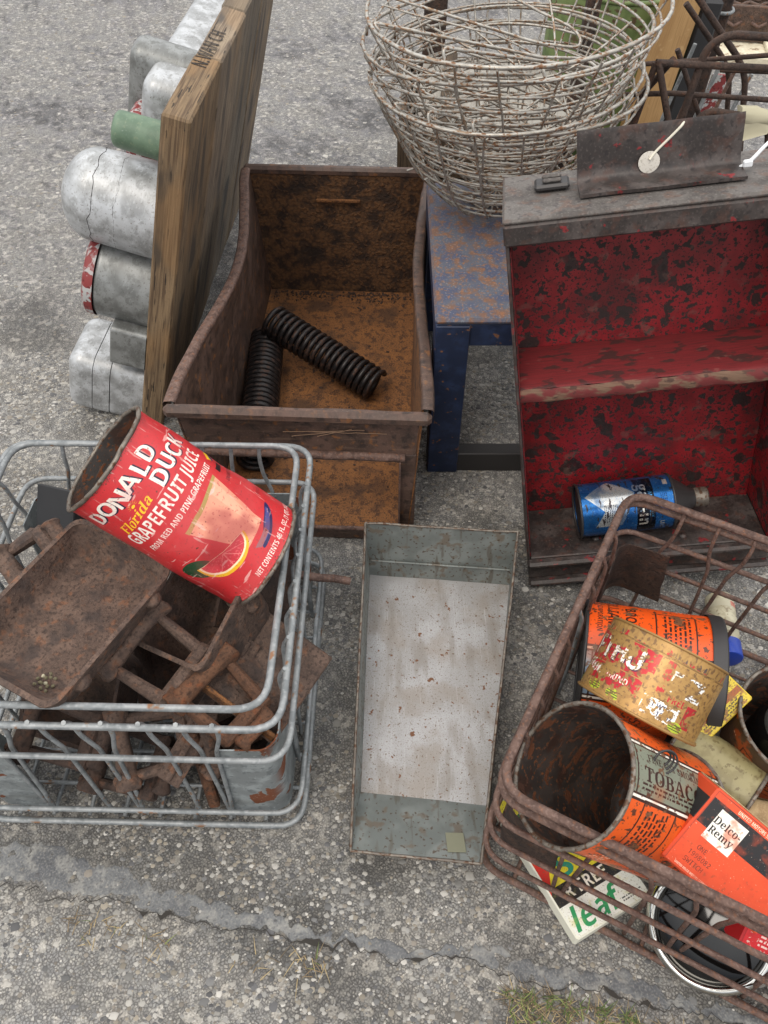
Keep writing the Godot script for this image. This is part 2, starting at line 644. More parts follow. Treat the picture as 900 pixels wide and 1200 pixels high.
	# blue paint, worn to rust on top
	d = stack(flat(512, C(28, 39, 64)), 0.5, [
		{"f": 6.0, "o": 6, "lo": 0.3, "hi": 0.85, "c": C(40, 54, 84)},
		{"f": 20.0, "o": 6, "lo": 0.55, "hi": 0.85, "c": C(32, 40, 62), "a": 0.8},
		{"f": 12.0, "o": 7, "lo": 0.76, "hi": 0.82, "c": C(118, 80, 58), "r": 0.9, "h": 0.3, "s": 15}])
	make_mat("blue_paint", d, Vector3(5, 5, 5), 0.04)
	d = stack(flat(512, C(84, 88, 100)), 0.6, [
		{"f": 5.0, "o": 6, "lo": 0.35, "hi": 0.75, "c": C(70, 76, 98)},
		{"f": 9.0, "o": 7, "lo": 0.44, "hi": 0.78, "c": C(122, 84, 62), "a": 0.8, "r": 0.9, "h": 0.3, "s": 15},
		{"f": 34.0, "o": 5, "lo": 0.58, "hi": 0.8, "c": C(150, 98, 62), "a": 0.7, "s": 31},
		{"f": 60.0, "o": 4, "lo": 0.58, "hi": 0.86, "c": C(160, 158, 156), "a": 0.6, "s": 6}])
	make_mat("blue_worn", d, Vector3(4.5, 4.5, 4.5), 0.05)
	# red paint, chipped to black
	var red := [
		{"f": 5.0, "o": 6, "lo": 0.35, "hi": 0.8, "c": C(112, 20, 26)},
		{"f": 3.0, "o": 6, "lo": 0.5, "hi": 0.85, "c": C(74, 22, 22), "a": 0.75, "r": 0.6, "s": 88},
		{"f": 24.0, "o": 6, "lo": 0.655, "hi": 0.68, "c": C(44, 33, 31), "r": 0.8, "h": 0.25, "s": 4},
		{"f": 70.0, "o": 4, "lo": 0.69, "hi": 0.74, "c": C(38, 29, 28), "r": 0.8, "h": 0.3, "s": 14},
		{"f": 7.0, "o": 6, "lo": 0.69, "hi": 0.705, "c": C(42, 32, 30), "a": 0.95, "h": 0.25, "s": 70},
		{"f": 18.0, "o": 3, "lo": 0.55, "hi": 0.85, "c": C(92, 22, 24), "a": 0.5, "s": 22},
		{"f": 8.0, "o": 4, "lo": 0.72, "hi": 0.86, "c": C(112, 84, 72), "a": 0.5, "s": 25}]
	d = stack(flat(1024, C(132, 27, 33)), 0.45, red)
	make_mat("red_chipped", d, Vector3(3.2, 3.2, 3.2), 0.04)
	# the wooden shelf, red paint rubbed to grain
	d = stack(flat(512, C(116, 32, 35)), 0.65, [
		{"f": 120.0, "o": 4, "sx": 24.0, "lo": 0.4, "hi": 0.8, "c": C(96, 30, 32), "h": 0.35},
		{"f": 14.0, "o": 6, "sx": 2.0, "lo": 0.58, "hi": 0.74, "c": C(58, 36, 33), "a": 0.8, "h": 0.3},
		{"f": 20.0, "o": 5, "sx": 2.0, "lo": 0.76, "hi": 0.88, "c": C(136, 100, 86), "a": 0.4, "s": 9}])
	make_mat("red_wood", d, Vector3(4, 4, 4), 0.05)
	d = stack(flat(512, C(118, 92, 74)), 0.8, [
		{"f": 120.0, "o": 4, "sx": 16.0, "lo": 0.4, "hi": 0.75, "c": C(104, 80, 64), "h": 0.35},
		{"f": 12.0, "o": 6, "sx": 2.0, "lo": 0.36, "hi": 0.6, "c": C(106, 36, 38), "a": 0.9, "h": 0.6},
		{"f": 16.0, "o": 6, "sx": 2.0, "lo": 0.66, "hi": 0.76, "c": C(60, 42, 36), "a": 0.7, "s": 31}])
	make_mat("bare_wood_edge", d, Vector3(4, 4, 4), 0.08)
	# grimy dark iron with red remains
	d = stack(flat(512, C(54, 48, 46)), 0.42, [
		{"f": 6.0, "o": 6, "lo": 0.3, "hi": 0.8, "c": C(80, 72, 69), "r": 0.62},
		{"f": 12.0, "o": 6, "lo": 0.5, "hi": 0.85, "c": C(80, 56, 48), "a": 0.7, "h": 0.3},
		{"f": 9.0, "o": 7, "lo": 0.785, "hi": 0.82, "c": C(128, 40, 42), "h": 0.7, "s": 51},
		{"f": 70.0, "o": 4, "lo": 0.58, "hi": 0.86, "c": C(118, 108, 103), "a": 0.4, "s": 6},
		{"f": 30.0, "o": 5, "lo": 0.6, "hi": 0.85, "c": C(42, 37, 37), "a": 0.75, "h": 0.3, "s": 17}])
	make_mat("grimy_iron", d, Vector3(4, 4, 4), 0.04, 0.15)
	d = stack(flat(512, C(98, 93, 89)), 0.65, [
		{"f": 5.0, "o": 6, "lo": 0.3, "hi": 0.8, "c": C(76, 71, 68), "r": 0.8},
		{"f": 12.0, "o": 6, "lo": 0.52, "hi": 0.85, "c": C(98, 76, 66), "a": 0.7, "h": 0.3},
		{"f": 70.0, "o": 4, "lo": 0.55, "hi": 0.88, "c": C(140, 134, 128), "a": 0.5, "s": 6},
		{"f": 30.0, "o": 5, "lo": 0.6, "hi": 0.82, "c": C(66, 60, 60), "a": 0.7, "h": 0.3, "s": 17}])
	make_mat("dusty_iron", d, Vector3(4, 4, 4), 0.04, 0.15)
	# the tray: galvanised, crystalline white floor with brown stains
	d = stack(flat(1024, C(158, 156, 155)), 0.6, [
		{"f": 4.0, "o": 5, "lo": 0.3, "hi": 0.8, "c": C(172, 171, 172)},
		{"f": 170.0, "o": 3, "lo": 0.45, "hi": 0.85, "c": C(138, 133, 129), "a": 0.5},
		{"f": 5.0, "o": 6, "lo": 0.42, "hi": 0.85, "c": C(142, 132, 122), "a": 0.55},
		{"f": 150.0, "o": 2, "sy": 24.0, "lo": 0.72, "hi": 0.9, "c": C(190, 190, 190), "a": 0.5, "s": 67},
		{"f": 9.0, "o": 6, "sy": 4.0, "lo": 0.55, "hi": 0.85, "c": C(128, 120, 112), "a": 0.5, "s": 66},
		{"f": 60.0, "o": 5, "lo": 0.79, "hi": 0.86, "c": C(112, 94, 80), "r": 0.9, "h": 0.7, "s": 14},
		{"f": 130.0, "o": 4, "lo": 0.72, "hi": 0.84, "c": C(104, 86, 74), "a": 0.7, "s": 24},
		{"f": 22.0, "o": 7, "lo": 0.80, "hi": 0.84, "c": C(118, 82, 62), "r": 0.95, "h": 0.7, "s": 28}])
	make_mat("tray_floor", d, Vector3(3, 3, 3), 0.03, 0.15)
	d = stack(flat(512, C(116, 121, 118)), 0.5, [
		{"f": 4.0, "o": 4, "lo": 0.35, "hi": 0.7, "c": C(134, 139, 136)},
		{"f": 9.0, "o": 5, "lo": 0.64, "hi": 0.8, "c": C(112, 98, 84), "a": 0.7},
		{"f": 34.0, "o": 4, "lo": 0.72, "hi": 0.8, "c": C(88, 72, 60), "a": 0.8, "r": 0.9, "h": 0.6, "s": 14},
		{"f": 6.0, "o": 5, "sx": 0.4, "sy": 3.0, "lo": 0.68, "hi": 0.82, "c": C(94, 86, 76), "a": 0.6, "s": 19}])
	make_mat("tray_side", d, Vector3(4, 4, 4), 0.02, 0.25)
	# aluminium paint over old wood patterns
	d = stack(flat(512, C(186, 188, 190)), 0.4, [
		{"f": 4.0, "o": 6, "lo": 0.3, "hi": 0.8, "c": C(146, 147, 147)},
		{"f": 12.0, "o": 6, "lo": 0.55, "hi": 0.85, "c": C(140, 141, 140), "a": 0.7, "r": 0.6},
		{"f": 40.0, "o": 5, "sy": 2.0, "lo": 0.6, "hi": 0.9, "c": C(206, 209, 212), "a": 0.55, "r": 0.4, "s": 33},
		{"f": 50.0, "o": 5, "lo": 0.74, "hi": 0.84, "c": C(108, 102, 96), "a": 0.8, "h": 0.3, "s": 5}])
	make_mat("silver_paint", d, Vector3(6, 6, 6), 0.03, 0.3)
	tinted("silver_paint", "silver_dull", C(190, 190, 186))
	d = stack(flat(256, C(128, 48, 48)), 0.6, [
		{"f": 6.0, "o": 6, "lo": 0.52, "hi": 0.58, "c": C(170, 170, 168), "r": 0.45, "h": 0.6},
		{"f": 12.0, "o": 4, "lo": 0.66, "hi": 0.76, "c": C(92, 30, 30)}])
	make_mat("red_worn", d, Vector3(9, 9, 9), 0.03)
	d = stack(flat(256, C(100, 122, 100)), 0.5, [
		{"f": 5.0, "o": 5, "lo": 0.35, "hi": 0.8, "c": C(86, 108, 88)},
		{"f": 16.0, "o": 6, "lo": 0.66, "hi": 0.85, "c": C(122, 132, 106), "a": 0.6},
		{"f": 40.0, "o": 3, "lo": 0.78, "hi": 0.9, "c": C(156, 166, 156), "a": 0.6}])
	make_mat("green_paint", d, Vector3(8, 8, 8), 0.02)
	# weathered boards, grain along y
	d = stack(flat(1024, C(142, 126, 106)), 0.85, [
		{"f": 5.0, "o": 5, "sy": 3.0, "lo": 0.3, "hi": 0.75, "c": C(118, 104, 88)},
		{"f": 120.0, "o": 5, "sy": 30.0, "lo": 0.42, "hi": 0.78, "c": C(88, 74, 62), "a": 0.85, "h": 0.25},
		{"f": 260.0, "o": 3, "sy": 40.0, "lo": 0.5, "hi": 0.85, "c": C(160, 142, 120), "a": 0.6, "h": 0.75},
		{"f": 70.0, "o": 5, "sy": 12.0, "lo": 0.74, "hi": 0.79, "c": C(42, 36, 32), "a": 0.85, "h": 0.05, "s": 71},
		{"f": 5.0, "o": 6, "sy": 4.0, "lo": 0.64, "hi": 0.80, "c": C(72, 66, 62), "a": 0.8, "s": 72},
		{"f": 140.0, "o": 4, "lo": 0.6, "hi": 0.9, "c": C(96, 84, 74), "a": 0.5, "s": 79},
		{"f": 4.0, "o": 5, "sy": 2.0, "lo": 0.58, "hi": 0.9, "c": C(152, 124, 92), "a": 0.5, "s": 73}])
	make_mat("old_board", d, Vector3(2.2, 2.2, 2.2), 0.1)
	tinted("old_board", "old_board_edge", C(236, 222, 200))
	tinted("old_board", "old_board_grey", C(225, 232, 240))
	tinted("old_board", "box_wood", C(150, 142, 132))
	d = stack(flat(512, C(176, 140, 94)), 0.55, [
		{"f": 5.0, "o": 5, "sy": 6.0, "lo": 0.3, "hi": 0.8, "c": C(162, 126, 82)},
		{"f": 140.0, "o": 4, "sy": 24.0, "lo": 0.45, "hi": 0.8, "c": C(146, 112, 72), "a": 0.6, "h": 0.4},
		{"f": 16.0, "o": 5, "lo": 0.68, "hi": 0.9, "c": C(194, 164, 120), "a": 0.6}])
	make_mat("tan_plank", d, Vector3(3, 3, 3), 0.02)
	# black springs, oil-dark with rusty shoulders
	d = stack(flat(256, C(38, 34, 34)), 0.42, [
		{"f": 8.0, "o": 4, "lo": 0.55, "hi": 0.8, "c": C(76, 54, 44), "r": 0.7},
		{"f": 20.0, "o": 3, "lo": 0.6, "hi": 0.85, "c": C(22, 20, 20)}])
	make_mat("spring_steel", d, Vector3(9, 9, 9), 0.02, 0.4)
	# inside of the open cans: dark brown with rust blisters
	d = stack(flat(512, C(58, 52, 49)), 0.5, [
		{"f": 5.0, "o": 4, "lo": 0.4, "hi": 0.7, "c": C(74, 66, 62)},
		{"f": 15.0, "o": 4, "sx": 1.8, "lo": 0.62, "hi": 0.68, "c": C(96, 56, 34), "r": 0.95, "h": 0.85, "s": 2},
		{"f": 34.0, "o": 3, "lo": 0.68, "hi": 0.76, "c": C(110, 64, 36), "r": 0.95, "h": 0.8, "s": 4},
		{"f": 4.0, "o": 4, "lo": 0.62, "hi": 0.8, "c": C(64, 42, 34), "a": 0.7, "s": 7}])
	make_mat("can_inside", d, Vector3(5, 5, 5), 0.05, 0.2)
	d = stack(flat(256, C(104, 96, 88)), 0.5, [
		{"f": 6.0, "o": 4, "lo": 0.4, "hi": 0.7, "c": C(128, 120, 110)},
		{"f": 12.0, "o": 4, "lo": 0.55, "hi": 0.7, "c": C(84, 60, 44), "r": 0.85, "h": 0.6}])
	make_mat("can_rim", d, Vector3(10, 10, 10), 0.03, 0.4)
	d = stack(flat(256, C(150, 152, 150)), 0.35, [
		{"f": 4.0, "o": 4, "lo": 0.4, "hi": 0.7, "c": C(120, 122, 120)},
		{"f": 10.0, "o": 4, "lo": 0.66, "hi": 0.76, "c": C(92, 72, 58), "r": 0.8, "h": 0.6}])
	make_mat("tin_plate", d, Vector3(7, 7, 7), 0.02, 0.6)
	# cream board far behind
	d = stack(flat(256, C(206, 196, 172)), 0.7, [
		{"f": 6.0, "o": 5, "lo": 0.64, "hi": 0.74, "c": C(138, 118, 96)},
		{"f": 12.0, "o": 4, "lo": 0.4, "hi": 0.8, "c": C(218, 210, 188)}])
	make_mat("cream_paint", d, Vector3(5, 5, 5), 0.02)
	d = stack(flat(256, C(112, 128, 78)), 0.6, [
		{"f": 5.0, "o": 5, "lo": 0.45, "hi": 0.7, "c": C(94, 112, 66)},
		{"f": 10.0, "o": 4, "lo": 0.7, "hi": 0.78, "c": C(84, 66, 46), "r": 0.9}])
	make_mat("olive_green", d, Vector3(4, 4, 4), 0.02)
	d = stack(flat(256, C(150, 146, 138)), 0.8, [
		{"f": 5.0, "o": 5, "lo": 0.4, "hi": 0.7, "c": C(132, 126, 118)},
		{"f": 40.0, "o": 3, "sy": 10.0, "lo": 0.55, "hi": 0.8, "c": C(112, 104, 96), "a": 0.5}])
	make_mat("grey_card", d, Vector3(4, 4, 4), 0.02)
	d = stack(flat(256, C(176, 150, 112)), 0.85, [
		{"f": 6.0, "o": 5, "lo": 0.4, "hi": 0.7, "c": C(152, 126, 92)},
		{"f": 60.0, "o": 2, "lo": 0.5, "hi": 0.8, "c": C(192, 168, 130), "a": 0.5, "h": 0.7}])
	make_mat("brown_paper", d, Vector3(8, 8, 8), 0.05)
	d = stack(flat(256, C(196, 190, 164)), 0.45, [
		{"f": 5.0, "o": 4, "lo": 0.4, "hi": 0.7, "c": C(176, 168, 142)},
		{"f": 10.0, "o": 4, "lo": 0.66, "hi": 0.8, "c": C(126, 112, 88), "a": 0.7}])
	make_mat("old_plastic", d, Vector3(12, 12, 12), 0.01)
	tinted("old_plastic", "olive_tin", C(196, 190, 160))
	plain_mat("blue_cap", C(34, 66, 168), 0.35)
	plain_mat("black_iron", C(38, 38, 40), 0.5)
	plain_mat("black_gloss", C(14, 13, 13), 0.1)
	plain_mat("chrome", C(206, 204, 198), 0.12, 1.0)
	plain_mat("dark_steel", C(62, 60, 60), 0.45, 0.4)
	plain_mat("string", C(214, 208, 192), 0.9)
	plain_mat("cloth", C(172, 166, 142), 0.95)
	plain_mat("white_plastic", C(222, 224, 226), 0.5)
	plain_mat("pale_scratch", C(138, 110, 88), 0.8)
	plain_mat("ink", C(44, 40, 38), 0.9)
	plain_mat("crack", C(46, 42, 38), 0.9)
	plain_mat("leaf_litter", C(98, 92, 72), 0.95)
	var stone := plain_mat("pebble", C(255, 255, 255), 0.75)
	stone.vertex_color_use_as_albedo = true
	var blade := plain_mat("grass_blade", C(255, 255, 255), 0.7)
	blade.vertex_color_use_as_albedo = true
	blade.backlight_enabled = true
	blade.backlight = Color(0.25, 0.3, 0.1)

	# worn asphalt with its stones showing; the ground carries its own uv in metres
	d = stack(flat(1024, C(131, 130, 129)), 0.85, [
		{"f": 6.0, "o": 6, "lo": 0.3, "hi": 0.75, "c": C(128, 125, 121)},
		{"k": "cellv", "f": 170.0, "o": 1, "lo": 0.45, "hi": 0.95, "c": C(184, 179, 170), "a": 0.7, "h": 0.75},
		{"k": "edge", "f": 170.0, "o": 1, "lo": 0.32, "hi": 0.02, "c": C(78, 76, 74), "a": 0.85, "h": 0.2, "s": 20},
		{"k": "cellv", "f": 70.0, "o": 1, "lo": 0.80, "hi": 0.98, "c": C(196, 190, 180), "a": 0.6, "h": 0.9, "s": 57},
		{"f": 140.0, "o": 4, "lo": 0.52, "hi": 0.88, "c": C(92, 90, 88), "a": 0.75, "h": 0.25},
		{"f": 40.0, "o": 6, "lo": 0.48, "hi": 0.85, "c": C(92, 91, 90), "a": 0.45, "h": 0.35, "s": 120},
		{"f": 28.0, "o": 6, "lo": 0.55, "hi": 0.85, "c": C(176, 172, 164), "a": 0.45, "h": 0.6, "s": 121},
		{"f": 220.0, "o": 2, "lo": 0.66, "hi": 0.95, "c": C(220, 218, 214), "a": 0.6, "h": 0.8}])
	var g := make_mat("asphalt", d, Vector3.ONE, 0.25, 0.0, false)
	g.uv1_scale = Vector3(1.9, 1.9, 1)
	g.vertex_color_use_as_albedo = true
	d = stack(flat(512, C(104, 105, 106)), 0.8, [
		{"f": 6.0, "o": 6, "lo": 0.35, "hi": 0.7, "c": C(84, 85, 88)},
		{"f": 16.0, "o": 6, "lo": 0.45, "hi": 0.8, "c": C(138, 136, 131), "a": 0.75, "h": 0.6},
		{"f": 150.0, "o": 3, "lo": 0.45, "hi": 0.85, "c": C(150, 147, 140), "a": 0.6, "h": 0.8},
		{"f": 90.0, "o": 3, "lo": 0.58, "hi": 0.85, "c": C(76, 76, 77), "a": 0.6, "h": 0.2, "s": 44}])
	make_mat("tar_band", d, Vector3(2.5, 2.5, 2.5), 0.15)

# ---------------------------------------------------------------- printed labels
func label_mat(called: String, im: Image, rough: float, metallic: float, wear: Array) -> StandardMaterial3D:
	var d := stack(im, rough, wear, false)
	var m := make_mat(called, d, Vector3.ONE, 0.0, metallic, false, false)
	m.roughness = rough
	return m

func make_labels() -> void:
	var rng := RandomNumberGenerator.new(); rng.seed = 21
	var white := C(232, 226, 214)
	# --- juice can
	var p := Painter.new(1344, 704, C(194, 46, 50))
	for q in [[622, 84], [616, 80]]:
		var c := C(30, 26, 50) if q[0] == 622 else white
		var xx: float = q[0]
		var yy: float = q[1]
		var i := 0
		for ch in "DONALD":
			p.text(ch, xx + (i - 2.5) * 62.0, yy + [6, -2, 3, -4, 4, -5][i], 62, c, [-0.05, 0.05, -0.04, 0.06, -0.03, 0.04][i], 1.12, "Droid Sans", 700)
			i += 1
		i = 0
		for ch in "DUCK":
			p.text(ch, xx + 190 + (i - 1.5) * 60.0, yy + 74 + [4, -3, 3, -5][i], 60, c, [-0.04, 0.05, -0.05, 0.05][i], 1.1, "Droid Sans", 700)
			i += 1
	var yel := C(240, 196, 40)
	p.text("Florida", 560, 172, 36, yel, -0.10, 0.95, "Droid Serif", 700, 0.35)
	for i in 9:
		var a := PI + PI * i / 8.0
		p.poly([Vector2(590, 138) + Vector2(cos(a), sin(a)) * 12, Vector2(590, 138) + Vector2(cos(a + 0.06), sin(a + 0.06)) * 26, Vector2(590, 138) + Vector2(cos(a + 0.14), sin(a + 0.14)) * 12], yel)
	p.ell(590, 138, 8, 6, yel)
	p.text("GRAPEFRUIT JUICE", 676, 236, 52, white, 0.0, 0.72)
	p.text("FROM RED AND PINK GRAPEFRUIT", 676, 293, 25, white, 0.0, 0.72)
	p.poly([Vector2(606, 348), Vector2(846, 326), Vector2(800, 566), Vector2(676, 578)], C(222, 150, 122))
	p.poly([Vector2(606, 348), Vector2(846, 326), Vector2(843, 340), Vector2(609, 364)], C(166, 140, 78))
	p.poly([Vector2(776, 350), Vector2(822, 345), Vector2(786, 556), Vector2(756, 560)], C(234, 166, 136))
	p.ell(508, 480, 60, 42, C(34, 66, 40), 0.5)
	# half slice of fruit: rind, pith, flesh and its segments
	var half := func(rx: float, ry: float, c: Color, oy: float) -> void:
		var pts := []
		for i in 21:
			var a := PI * i / 20.0
			pts.append(Vector2(612, 498 + oy) + Vector2(cos(a) * rx, sin(a) * ry).rotated(0.20))
		p.poly(pts, c)
	half.call(112.0, 92.0, C(226, 172, 38), 0.0)
	half.call(104.0, 78.0, C(240, 218, 176), 0.0)
	half.call(95.0, 68.0, C(196, 52, 62), 2.0)
	for i in range(1, 6):
		var a := PI * i / 6.0
		var e := Vector2(612, 500) + Vector2(cos(a) * 93, sin(a) * 67).rotated(0.2)
		p.poly([Vector2(609, 504), Vector2(615, 504), e + Vector2(1.2, 0), e - Vector2(1.2, 0)], C(226, 128, 122))
	for i in 70:
		var a := rng.randf() * PI
		var r := rng.randf_range(0.25, 0.95)
		var e := Vector2(612, 502) + Vector2(cos(a) * 90 * r, sin(a) * 63 * r).rotated(0.2)
		p.ell(e.x, e.y, 3.2, 1.6, C(222, 96, 100), a + 0.2)
	p.ell(800, 598, 96, 20, C(36, 34, 82), -0.32)
	p.ell(800, 594, 74, 11, C(70, 72, 132), -0.32)
	p.poly([Vector2(690, 600), Vector2(776, 590), Vector2(770, 612), Vector2(706, 620)], C(150, 92, 96))
	p.rect(884, 330, 60, 24, C(38, 26, 28))
	p.text("UNSWEETENED", 930, 392, 17, C(52, 20, 26), 0.0, 0.72)
	p.poly([Vector2(910, 286), Vector2(960, 270), Vector2(985, 292), Vector2(930, 308)], yel)
	p.ell(952, 304, 24, 9, C(30, 44, 92), -0.2)
	p.small(905, 520, 60, 3, 4.0, C(90, 20, 26), rng)
	for i in 120:   # scratches and rubbed specks, thicker near the rims
		var q := Vector2(rng.randf() * 1344.0, (rng.randf() if rng.randf() < 0.5 else (0.04 * rng.randf() if rng.randf() < 0.5 else 1.0 - 0.05 * rng.randf())) * 704.0)
		var dq := Vector2(rng.randfn(0.0, 14.0), rng.randfn(0.0, 9.0))
		var nq := Vector2(-dq.y, dq.x).normalized() * rng.randf_range(0.4, 1.3)
		p.poly([q, q + dq * 0.5 + nq, q + dq, q + dq * 0.5 - nq], [C(226, 170, 160), C(120, 40, 40), C(238, 206, 196)][rng.randi() % 3])
	for i in 700:
		var top_edge := rng.randf() < 0.5
		var e := absf(rng.randfn(0.0, 9.0))
		p.ell(rng.randf() * 1344.0, e if top_edge else 704.0 - e, rng.randf_range(0.8, 3.5), rng.randf_range(0.6, 2.2), C(92, 56, 44))
	p.text("NET CONTENTS 46 FL. OZ. (1 QT.-14 OZ.)", 800, 668, 22, white, 0.0, 0.66)
	# the back: a second panel much like the front
	p.text("GRAPEFRUIT JUICE", 170, 200, 40, white, 0.0, 0.72)
	p.small(60, 300, 220, 12, 8.0, white, rng)
	p.rect(1120, 120, 4, 520, white)
	label_mat("label_juice", p.done(), 0.36, 0.0, [
		{"f": 5.0, "o": 6, "lo": 0.45, "hi": 0.85, "c": C(206, 104, 102), "a": 0.32},
		{"f": 70.0, "o": 3, "lo": 0.66, "hi": 0.85, "c": C(150, 60, 58), "a": 0.5, "s": 69},
		{"f": 40.0, "o": 5, "sy": 6.0, "lo": 0.78, "hi": 0.84, "c": C(216, 180, 168), "a": 0.6, "s": 70},
		{"f": 30.0, "o": 4, "sx": 4.0, "lo": 0.80, "hi": 0.86, "c": C(228, 190, 180), "a": 0.7, "s": 61},
		{"f": 46.0, "o": 4, "lo": 0.84, "hi": 0.88, "c": C(96, 52, 40), "a": 0.9, "s": 65},
		{"f": 4.0, "o": 4, "lo": 0.62, "hi": 0.9, "c": C(128, 34, 38), "a": 0.45, "s": 67}])

	# --- orange tins (band grey-green or grey-blue), with a dull one for the right edge
	for kind in 3:
		var org := [C(212, 86, 30), C(226, 84, 24), C(160, 78, 40)][kind] as Color
		var band := [C(122, 126, 110), C(126, 146, 164), C(44, 40, 40)][kind] as Color
		var ink := C(52, 30, 24)
		p = Painter.new(1344, 404, org)
		for x0 in [0, 672]:
			var bx: float = x0 + 672.0 - 70.0
			for off in [0.0, -1344.0]:
				p.rect(bx + off - 22, 0, 184, 404, ink)
				p.rect(bx + off - 14, 0, 8, 404, white)
				p.rect(bx + off + 146, 0, 8, 404, white)
				p.rect(bx + off, 0, 140, 404, band)
				p.rect(bx + off, 18, 140, 5, ink)
				p.rect(bx + off, 380, 140, 5, ink)
				p.text("TOBACCO", bx + off + 60, 190, 42, ink, PI / 2, 1.0, "Droid Serif")
				p.text("FINE CUT SMOKING", bx + off + 112, 190, 22, ink, PI / 2, 0.8, "Droid Serif")
				p.small(bx + off + 14, 40, 320, 2, 8.0, ink, rng, true)
			var tx: float = x0 + 430.0
			p.text("BROWN &", tx + 70, 268, 34, ink, 0.0, 1.0)
			p.text("WILLIAMSON", tx + 26, 324, 34, ink, 0.0, 1.0)
			p.frame(tx - 30, 60, 190, 132, 5, ink)
			p.small(tx - 16, 80, 160, 6, 9.0, ink, rng)
			p.text("CORPORATION", tx + 30, 366, 16, ink, 0.0, 0.9)
			p.small(tx - 120, 70, 60, 4, 8.0, C(240, 190, 160), rng)
			p.rect(x0 + 180, 34, 120, 84, ink)
			p.text("SIR", x0 + 240, 76, 40, white)
			p.text("Smoking", x0 + 236, 220, 34, ink, -0.15, 1.0, "Droid Serif", 400, 0.3)
			p.text("Tobacco", x0 + 246, 280, 34, ink, -0.15, 1.0, "Droid Serif", 400, 0.3)
		var wear := [
			{"f": 5.0, "o": 4, "lo": 0.55, "hi": 0.95, "c": C(180, 76, 34), "a": 0.5},
			{"f": 36.0, "o": 4, "lo": 0.74, "hi": 0.79, "c": C(86, 50, 34), "a": 0.95, "s": 30},
			{"f": 14.0, "o": 5, "lo": 0.76, "hi": 0.82, "c": C(110, 78, 56), "a": 0.9, "s": 31}]
		if kind == 2:
			wear.append({"f": 7.0, "o": 5, "lo": 0.5, "hi": 0.62, "c": C(74, 60, 50), "a": 0.9, "s": 35})
		else:
			wear.append({"f": 60.0, "o": 3, "lo": 0.72, "hi": 0.80, "c": C(70, 52, 44), "a": 0.7, "s": 36})
		label_mat(["label_tin", "label_tin_blue", "label_tin_dark"][kind], p.done(), 0.34, 0.0, wear)

	# --- gold coffee tin
	var gold := C(168, 130, 74)
	var red := C(176, 36, 44)
	p = Painter.new(1344, 280, gold)
	for i in 48:
		p.ell(14 + i * 28, 24, 9, 12, C(84, 66, 62) if i % 3 else red)
		p.ell(14 + i * 28, 32, 8, 6, red)
	p.rect(0, 46, 1344, 4, C(120, 88, 48))
	for x0 in [0, 672]:
		var lx: float = x0 + 520.0
		p.rect(lx - 180, 52, 330, 110, red)
		for k in 4:
			p.text("FTHU"[k], lx - 106 + k * 62, 110, 78, C(70, 34, 60), 0.0, 0.95)
			p.text("FTHU"[k], lx - 111 + k * 62, 106, 78, white, 0.0, 0.95)
		p.rect(lx + 176, 54, 26, 120, red)
		p.rect(lx - 180, 166, 310, 66, red)
		p.text("REGULAR GRIND", lx - 20, 196, 22, C(238, 220, 206), 0.0, 0.9)
		p.text("Coffee", lx - 120, 190, 46, white, -0.05, 1.0, "Droid Serif", 700, 0.2)
		p.rect(lx + 206, 78, 130, 76, C(236, 234, 230))
		p.small(lx + 212, 84, 118, 8, 5.0, C(70, 70, 84), rng)
		p.text("FREE", lx + 256, 176, 24, red, 0.0, 0.9)
		p.rect(lx + 150, 196, 130, 62, C(236, 234, 230))
		p.text("NET WT.", lx + 196, 216, 18, C(60, 66, 96), 0.0, 0.9)
		p.text("16 OZ.", lx + 240, 240, 18, C(60, 66, 96), 0.0, 0.9)
		p.rect(lx + 300, 170, 44, 80, red)
		for q in [[-130, 248], [-30, 250], [60, 252], [290, 256]]:
			p.ell(lx + q[0], q[1], 30, 18, C(176, 190, 56))
			for z in 3:
				p.rect(lx + q[0] - 28, q[1] - 9 + z * 8, 56, 3, C(60, 70, 40))
	label_mat("label_gold", p.done(), 0.42, 0.3, [
		{"f": 13.0, "o": 7, "lo": 0.53, "hi": 0.545, "c": C(160, 124, 70), "s": 2},
		{"f": 50.0, "o": 5, "lo": 0.60, "hi": 0.64, "c": C(150, 114, 64), "a": 0.95, "s": 13},
		{"f": 60.0, "o": 4, "lo": 0.64, "hi": 0.74, "c": C(108, 80, 50), "a": 0.8, "s": 3},
		{"f": 6.0, "o": 4, "lo": 0.5, "hi": 0.9, "c": C(186, 150, 94), "a": 0.3, "s": 8}])
	tinted("label_gold", "label_gold_rim", C(230, 220, 200))
	mats.label_gold_rim.albedo_texture = null
	mats.label_gold_rim.albedo_color = C(150, 116, 68)

	# --- parts box
	p = Painter.new(620, 442, C(216, 76, 38))
	p.rect(0, 40, 620, 152, C(30, 28, 30))
	p.rect(0, 0, 620, 6, C(150, 52, 30))
	p.rect(0, 0, 5, 442, C(168, 60, 34))
	p.rect(74, 64, 178, 176, C(236, 230, 218))
	p.text("Delco-", 160, 124, 40, C(26, 24, 26), 0.0, 0.98, "Droid Serif", 700)
	p.text("Remy", 158, 186, 40, C(26, 24, 26), 0.0, 0.98, "Droid Serif", 700)
	p.text("UNITED MOTORS SERVICE PARTS", 320, 22, 20, C(240, 214, 190), 0.0, 0.8)
	p.small(470, 88, 130, 5, 10.0, C(220, 214, 204), rng)
	p.text("ONE", 128, 292, 26, C(62, 30, 22), 0.0, 0.95, "Droid Sans Mono", 400)
	p.text("1998082", 146, 336, 26, C(62, 30, 22), 0.0, 0.95, "Droid Sans Mono", 400)
	p.text("SWITCH", 138, 380, 26, C(62, 30, 22), 0.0, 0.95, "Droid Sans Mono", 400)
